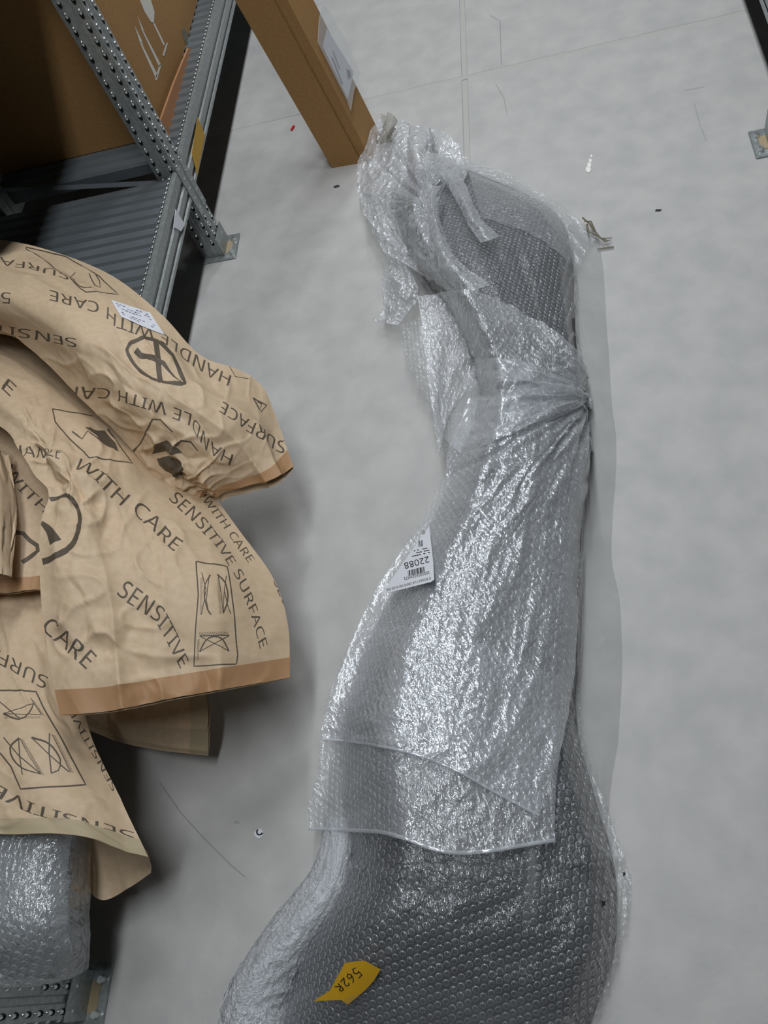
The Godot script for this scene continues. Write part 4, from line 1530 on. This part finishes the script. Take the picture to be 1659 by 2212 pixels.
func shelf_carton() -> void:
	var lo := Vector3(-1.62, 0.3, -2.72)
	var hi := Vector3(-1.035, 1.02, -2.0)
	var t := thing("shipping_carton", "big brown carton with white handling marks on the rack deck behind the post", "carton", Vector3(-1.33, 0.3, -2.36))
	part("carton_body", box_mesh(lo, hi, 0.004), mats.cardboard, t)
	var n := Vector3(1, 0, 0)
	var put := func(a: Array, off: float, thick: float) -> ArrayMesh:
		var poly := []
		for q in V(a, 2.9625):
			poly.append(on_plane(q.x, q.y, Vector3(hi.x + off, 0, 0), n))
		return slab_mesh(poly, n, thick)
	var marks := [[895, 0, 965, 0, 988, 75, 985, 150, 965, 140, 925, 75], [975, 140, 990, 150, 1055, 285, 1046, 292], [1062, 285, 1076, 268, 1050, 360, 1040, 352],
		[880, 105, 918, 190, 926, 215, 908, 190], [903, 185, 915, 195, 1030, 415, 1018, 428], [862, 165, 905, 255, 915, 290, 895, 268], [890, 262, 902, 270, 1008, 480, 996, 500], [1022, 412, 1032, 416, 1003, 518, 992, 508]]
	for m in marks:
		part("white_mark", put.call(m, 0.0004, 0.0004), mats.white_print, t)
	# tape end and open bottom flap
	part("bottom_flap", put.call([1195, 310, 1232, 322, 1205, 480, 1115, 845, 1070, 882, 1035, 860, 1010, 790, 1100, 540], 0.012, 0.006), mats.cardboard_inside, t).set_meta("label", "torn bottom flap with paler edge")
	part("tape_end", put.call([1160, 190, 1180, 180, 1215, 250, 1200, 300, 1180, 260], 0.001, 0.0006), plain(Color(0.45, 0.43, 0.36), 0.4), t)

# ---------------------------------------------------------------- bubble wrap on the near bay
func shelf_wrap() -> void:
	var net := Net.new()
	net.ctrl = rows([
		[-190, 1700, .31, -60, 1700, .335, 60, 1705, .33, 150, 1715, .30, 196, 1730, .20],
		[-190, 1800, .31, -60, 1800, .34, 60, 1800, .335, 150, 1800, .30, 198, 1805, .19],
		[-190, 1900, .31, -60, 1900, .34, 60, 1900, .335, 150, 1900, .295, 198, 1905, .18],
		[-190, 2000, .31, -60, 2000, .335, 60, 2000, .33, 150, 2000, .285, 198, 2005, .17],
		[-190, 2070, .29, -60, 2070, .31, 60, 2065, .30, 150, 2062, .26, 198, 2065, .15],
		[-190, 2130, .24, -60, 2135, .26, 60, 2130, .25, 150, 2115, .21, 196, 2095, .12]])
	net.fill(70, 80)
	net.w.resize(net.p.size())
	for k in net.p.size():
		net.w[k] = at(net.p[k].x, net.p[k].y, net.p[k].z)
	net.normals()
	net.measure()
	var nz := noise3(41, 6.0, FastNoiseLite.TYPE_SIMPLEX_SMOOTH, FastNoiseLite.FRACTAL_RIDGED, 3)
	for k in net.w.size():
		net.w[k] += net.n[k] * 0.006 * nz.get_noise_3d(net.w[k].x, net.w[k].y, net.w[k].z)
	var t := thing("padded_parcel", "grey board in bubble wrap jutting from the rack beneath the lowest paper bag", "wrapped parcel", Vector3(-0.95, 0.3, -0.1))
	var core := PackedVector3Array()
	core.resize(net.w.size())
	for k in net.w.size():
		core[k] = net.w[k] - net.n[k] * 0.012 - Vector3(0.02, 0, 0)
	part("board", net_mesh(net, 0, 70, 0, 80, 0.0, 0.0, true, core), plain(Color(0.42, 0.44, 0.44), 0.5), t)
	var p := part("bubble_sheet", net_mesh(net, 0, 70, 0, 80), mats.wrap_white, t)
	bubbles(net, p, 0.8, 0.0125, 0.0049, 0.0034, 1.0, 0, 52)

# ---------------------------------------------------------------- litter on the floor
func litter() -> void:
	var st := begin()
	block(st, Vector3(-0.004, 0, -0.011), Vector3(0.004, 0.006, 0.011), 0.0015)
	var red := part("plastic_clip", done(st), plain(Color(0.8, 0.1, 0.1), 0.4), self, at(633, 278))
	red.rotation.y = -0.35
	tag(red, "small red plastic clip on the floor left of the tall carton", "clip")
	var flakes := begin(0)
	for k in 4:
		var c := at(1271 + k * 2.2, 366 - k * 9.5) - at(1275, 352)
		var r := 0.0095 - k * 0.0016
		for i in 8:
			var a := TAU * i / 8.0
			var b := TAU * (i + 1) / 8.0
			quad(flakes, c + Vector3(cos(a) * r * 0.8, 0.0012, sin(a) * r * 1.4), c + Vector3(cos(b) * r * 0.8, 0.0012, sin(b) * r * 1.4), c + Vector3(cos(b) * r * 0.3, 0.004, sin(b) * r * 0.5), c + Vector3(cos(a) * r * 0.3, 0.004, sin(a) * r * 0.5))
			for q in [c + Vector3(cos(a) * r * 0.3, 0.004, sin(a) * r * 0.5), c + Vector3(cos(b) * r * 0.3, 0.004, sin(b) * r * 0.5), c + Vector3(0, 0.0045, 0)]:
				flakes.add_vertex(q)
	tag(part("foam_sliver", done(flakes), plain(Color(0.97, 0.97, 0.95), 0.4), self, at(1275, 352)), "bright white foam sliver on the floor right of the wrapped bumper's top", "litter")
	var bits := [[727, 403, 0.013, Color(0.25, 0.25, 0.25), "dark crumpled scrap on the floor below the tall carton"], [1420, 455, 0.010, Color(0.22, 0.21, 0.2), "tiny dark fleck on the floor right of the wrapped bumper"], [512, 1775, 0.007, Color(0.7, 0.7, 0.68), "tiny pale crumb by the scuff line on the floor"]]
	for b in bits:
		var s := begin()
		var r: float = b[2]
		var ang := 0.0
		var g := RandomNumberGenerator.new()
		g.seed = int(b[0])
		var ring := []
		for i in 7:
			ring.append(Vector3(cos(TAU * i / 7.0) * r * g.randf_range(0.5, 1.2), 0.001, sin(TAU * i / 7.0) * r * 0.5 * g.randf_range(0.6, 1.2)))
		for i in 7:
			for q in [ring[i], ring[(i + 1) % 7], Vector3(0, r * 0.4, 0)]:
				s.add_vertex(q)
		tag(part("floor_scrap", done(s), plain(b[3], 0.8), self, at(b[0], b[1])), b[4], "litter")
	var t := thing("paper_scrap", "torn white paper scrap with a black curve, on the floor left of the rolled wrap", "litter", at(559, 1801))
	var poly := []
	for q in V([549, 1800, 554, 1793, 563, 1790, 568, 1797, 567, 1806, 560, 1812, 552, 1808]):
		poly.append(at(q.x, q.y, 0.001))
	part("scrap_paper", slab_mesh(poly, Vector3.UP, 0.001), mats.paper, t)
	st = begin(0)
	var pts := V([557, 1792, 554, 1797, 557, 1803, 563, 1803, 567, 1799])
	for i in pts.size() - 1:
		var d: Vector2 = (pts[i + 1] - pts[i]).normalized().orthogonal() * 1.6
		quad(st, at(pts[i].x + d.x, pts[i].y + d.y, 0.0025), at(pts[i + 1].x + d.x, pts[i + 1].y + d.y, 0.0025), at(pts[i + 1].x - d.x, pts[i + 1].y - d.y, 0.0025), at(pts[i].x - d.x, pts[i].y - d.y, 0.0025))
	part("print", done(st), mats.ink, t)

# ---------------------------------------------------------------- the hall
func hall() -> void:
	var fl := Node3D.new()
	fl.name = "floor"
	fl.set_meta("kind", "structure")
	add_child(fl)
	var jx := -0.21
	var jz := -2.44
	var g := 0.008
	var slope := 0.0
	for sx in [[-6.0, jx - g], [jx + g, 6.0]]:
		for sz in [[-9.0, jz - g], [jz + g, 5.0]]:
			part("slab", box_mesh(Vector3(sx[0], -0.12, sz[0]), Vector3(sx[1], 0, sz[1]), 0.002), mats.floor, fl)
	part("joint_filler", box_mesh(Vector3(jx - g, -0.1, -9), Vector3(jx + g, -0.004, 5)), mats.filler, fl)
	part("joint_filler", box_mesh(Vector3(-6, -0.1, jz - g), Vector3(6, -0.002, jz + g)), mats.filler, fl)
	part("subfloor", box_mesh(Vector3(-6, -0.25, -9), Vector3(6, -0.12, 5)), mats.filler, fl)
	# scuffs worn into the concrete
	var marks := [[[345, 1690, 390, 1755, 440, 1810, 500, 1870, 530, 1895], 3.0, 0.35], [[1058, 33, 1080, 45, 1083, 140], 2.5, 0.3], [[1070, 180, 1088, 210, 1096, 250], 2.0, 0.3], [[1500, 225, 1512, 270, 1526, 305], 2.0, 0.25], [[1480, 195, 1520, 188], 3.0, 0.2]]
	for m in marks:
		var st := begin(0)
		var pts := V(m[0])
		for i in pts.size() - 1:
			var d: Vector2 = (pts[i + 1] - pts[i]).normalized().orthogonal() * m[1] * 0.5
			quad(st, at(pts[i].x + d.x, pts[i].y + d.y, 0.0004), at(pts[i + 1].x + d.x, pts[i + 1].y + d.y, 0.0004), at(pts[i + 1].x - d.x, pts[i + 1].y - d.y, 0.0004), at(pts[i].x - d.x, pts[i].y - d.y, 0.0004))
		var sm := plain(Color(0.2, 0.2, 0.2, m[2] * 0.5), 0.8)
		sm.transparency = BaseMaterial3D.TRANSPARENCY_ALPHA
		part("scuff", done(st), sm, fl)
	for w in [["wall_left", Vector3(-6.2, -0.25, -9.2), Vector3(-6, 4.4, 5.2)], ["wall_right", Vector3(6, -0.25, -9.2), Vector3(6.2, 4.4, 5.2)], ["wall_far", Vector3(-6, -0.25, -9.2), Vector3(6, 4.4, -9)], ["wall_near", Vector3(-6, -0.25, 5), Vector3(6, 4.4, 5.2)]]:
		var o := part(w[0], box_mesh(w[1], w[2]), mats.wall, self)
		o.set_meta("kind", "structure")
	var c := part("ceiling", box_mesh(Vector3(-6.2, 4.2, -9.2), Vector3(6.2, 4.4, 5.2)), mats.ceiling, self)
	c.set_meta("kind", "structure")
	# strip lamps over the aisle
	for z in LAMPS:
		var t := thing("strip_lamp", "strip lamp over the aisle, %s" % ["nearest to the far wall", "second from the far wall", "above the paper bags and bumper"][LAMPS.find(z)], "lamp", Vector3(LAMP_X, LAMP_Y, z), "strip lamps over the aisle")
		part("housing", box_mesh(Vector3(-0.09, 0.02, -0.72), Vector3(0.09, 0.08, 0.72), 0.006), mats.wall, t, Vector3.ZERO)
		var em := plain(Color(1, 1, 1), 0.5)
		em.emission_enabled = true
		em.emission = Color(0.97, 0.985, 1.0)
		em.emission_energy_multiplier = 2.0
		part("lamp_diffuser", box_mesh(Vector3(-0.075, 0.0, -0.7), Vector3(0.075, 0.02, 0.7), 0.004), em, t, Vector3.ZERO)
		for s in [-0.5, 0.5]:
			part("hanger", box_mesh(Vector3(-0.004, 0.08, s - 0.004), Vector3(0.004, 4.2 - LAMP_Y, s + 0.004)), mats.zinc, t, Vector3.ZERO)

const LAMP_X := -0.13
const LAMP_Y := 3.0
const LAMPS := [-4.4, -2.4, -0.4]
const LAMP_ENERGY := 3.55

func _ready() -> void:
	rng.seed = 1
	# camera, lights, exposure
	var cam := Camera3D.new()
	cam.name = "camera"
	cam.transform = Transform3D(eye_basis, EYE)
	cam.fov = rad_to_deg(2.0 * atan(1106.0 / FOCAL))
	cam.near = 0.02
	add_child(cam)
	var env := Environment.new()
	env.background_mode = Environment.BG_COLOR
	env.background_color = Color(0.02, 0.02, 0.02)
	env.tonemap_mode = Environment.TONE_MAPPER_LINEAR
	env.tonemap_exposure = 1.0
	env.sdfgi_enabled = true
	env.ssao_enabled = true
	env.ssil_enabled = true
	var we := WorldEnvironment.new()
	we.name = "environment"
	we.environment = env
	add_child(we)
	for z in LAMPS:
		var l := AreaLight3D.new()
		l.name = "strip_light"
		l.area_size = Vector2(0.15, 1.4)
		l.light_energy = LAMP_ENERGY
		l.light_color = Color(0.97, 0.985, 1.0)
		l.shadow_enabled = true
		l.area_range = 14.0
		l.area_attenuation = 2.0
		add_child(l, true)
		l.position = Vector3(LAMP_X, LAMP_Y - 0.012, z)
		l.rotation.x = -PI / 2
	make_materials()
	make_dome()
	make_tab()
	hall()
	var left := rack("galvanised steel rack on the left carrying the paper bags and cartons", -0.955, 1.0, true)
	rack_labels(left)
	rack("galvanised steel rack on the right, its foot and shaded beam at the photo's edge", 0.573, -1.0, false)
	shelf_carton()
	tall_carton()
	wrapped_part()
	bags()
	shelf_wrap()
	litter()
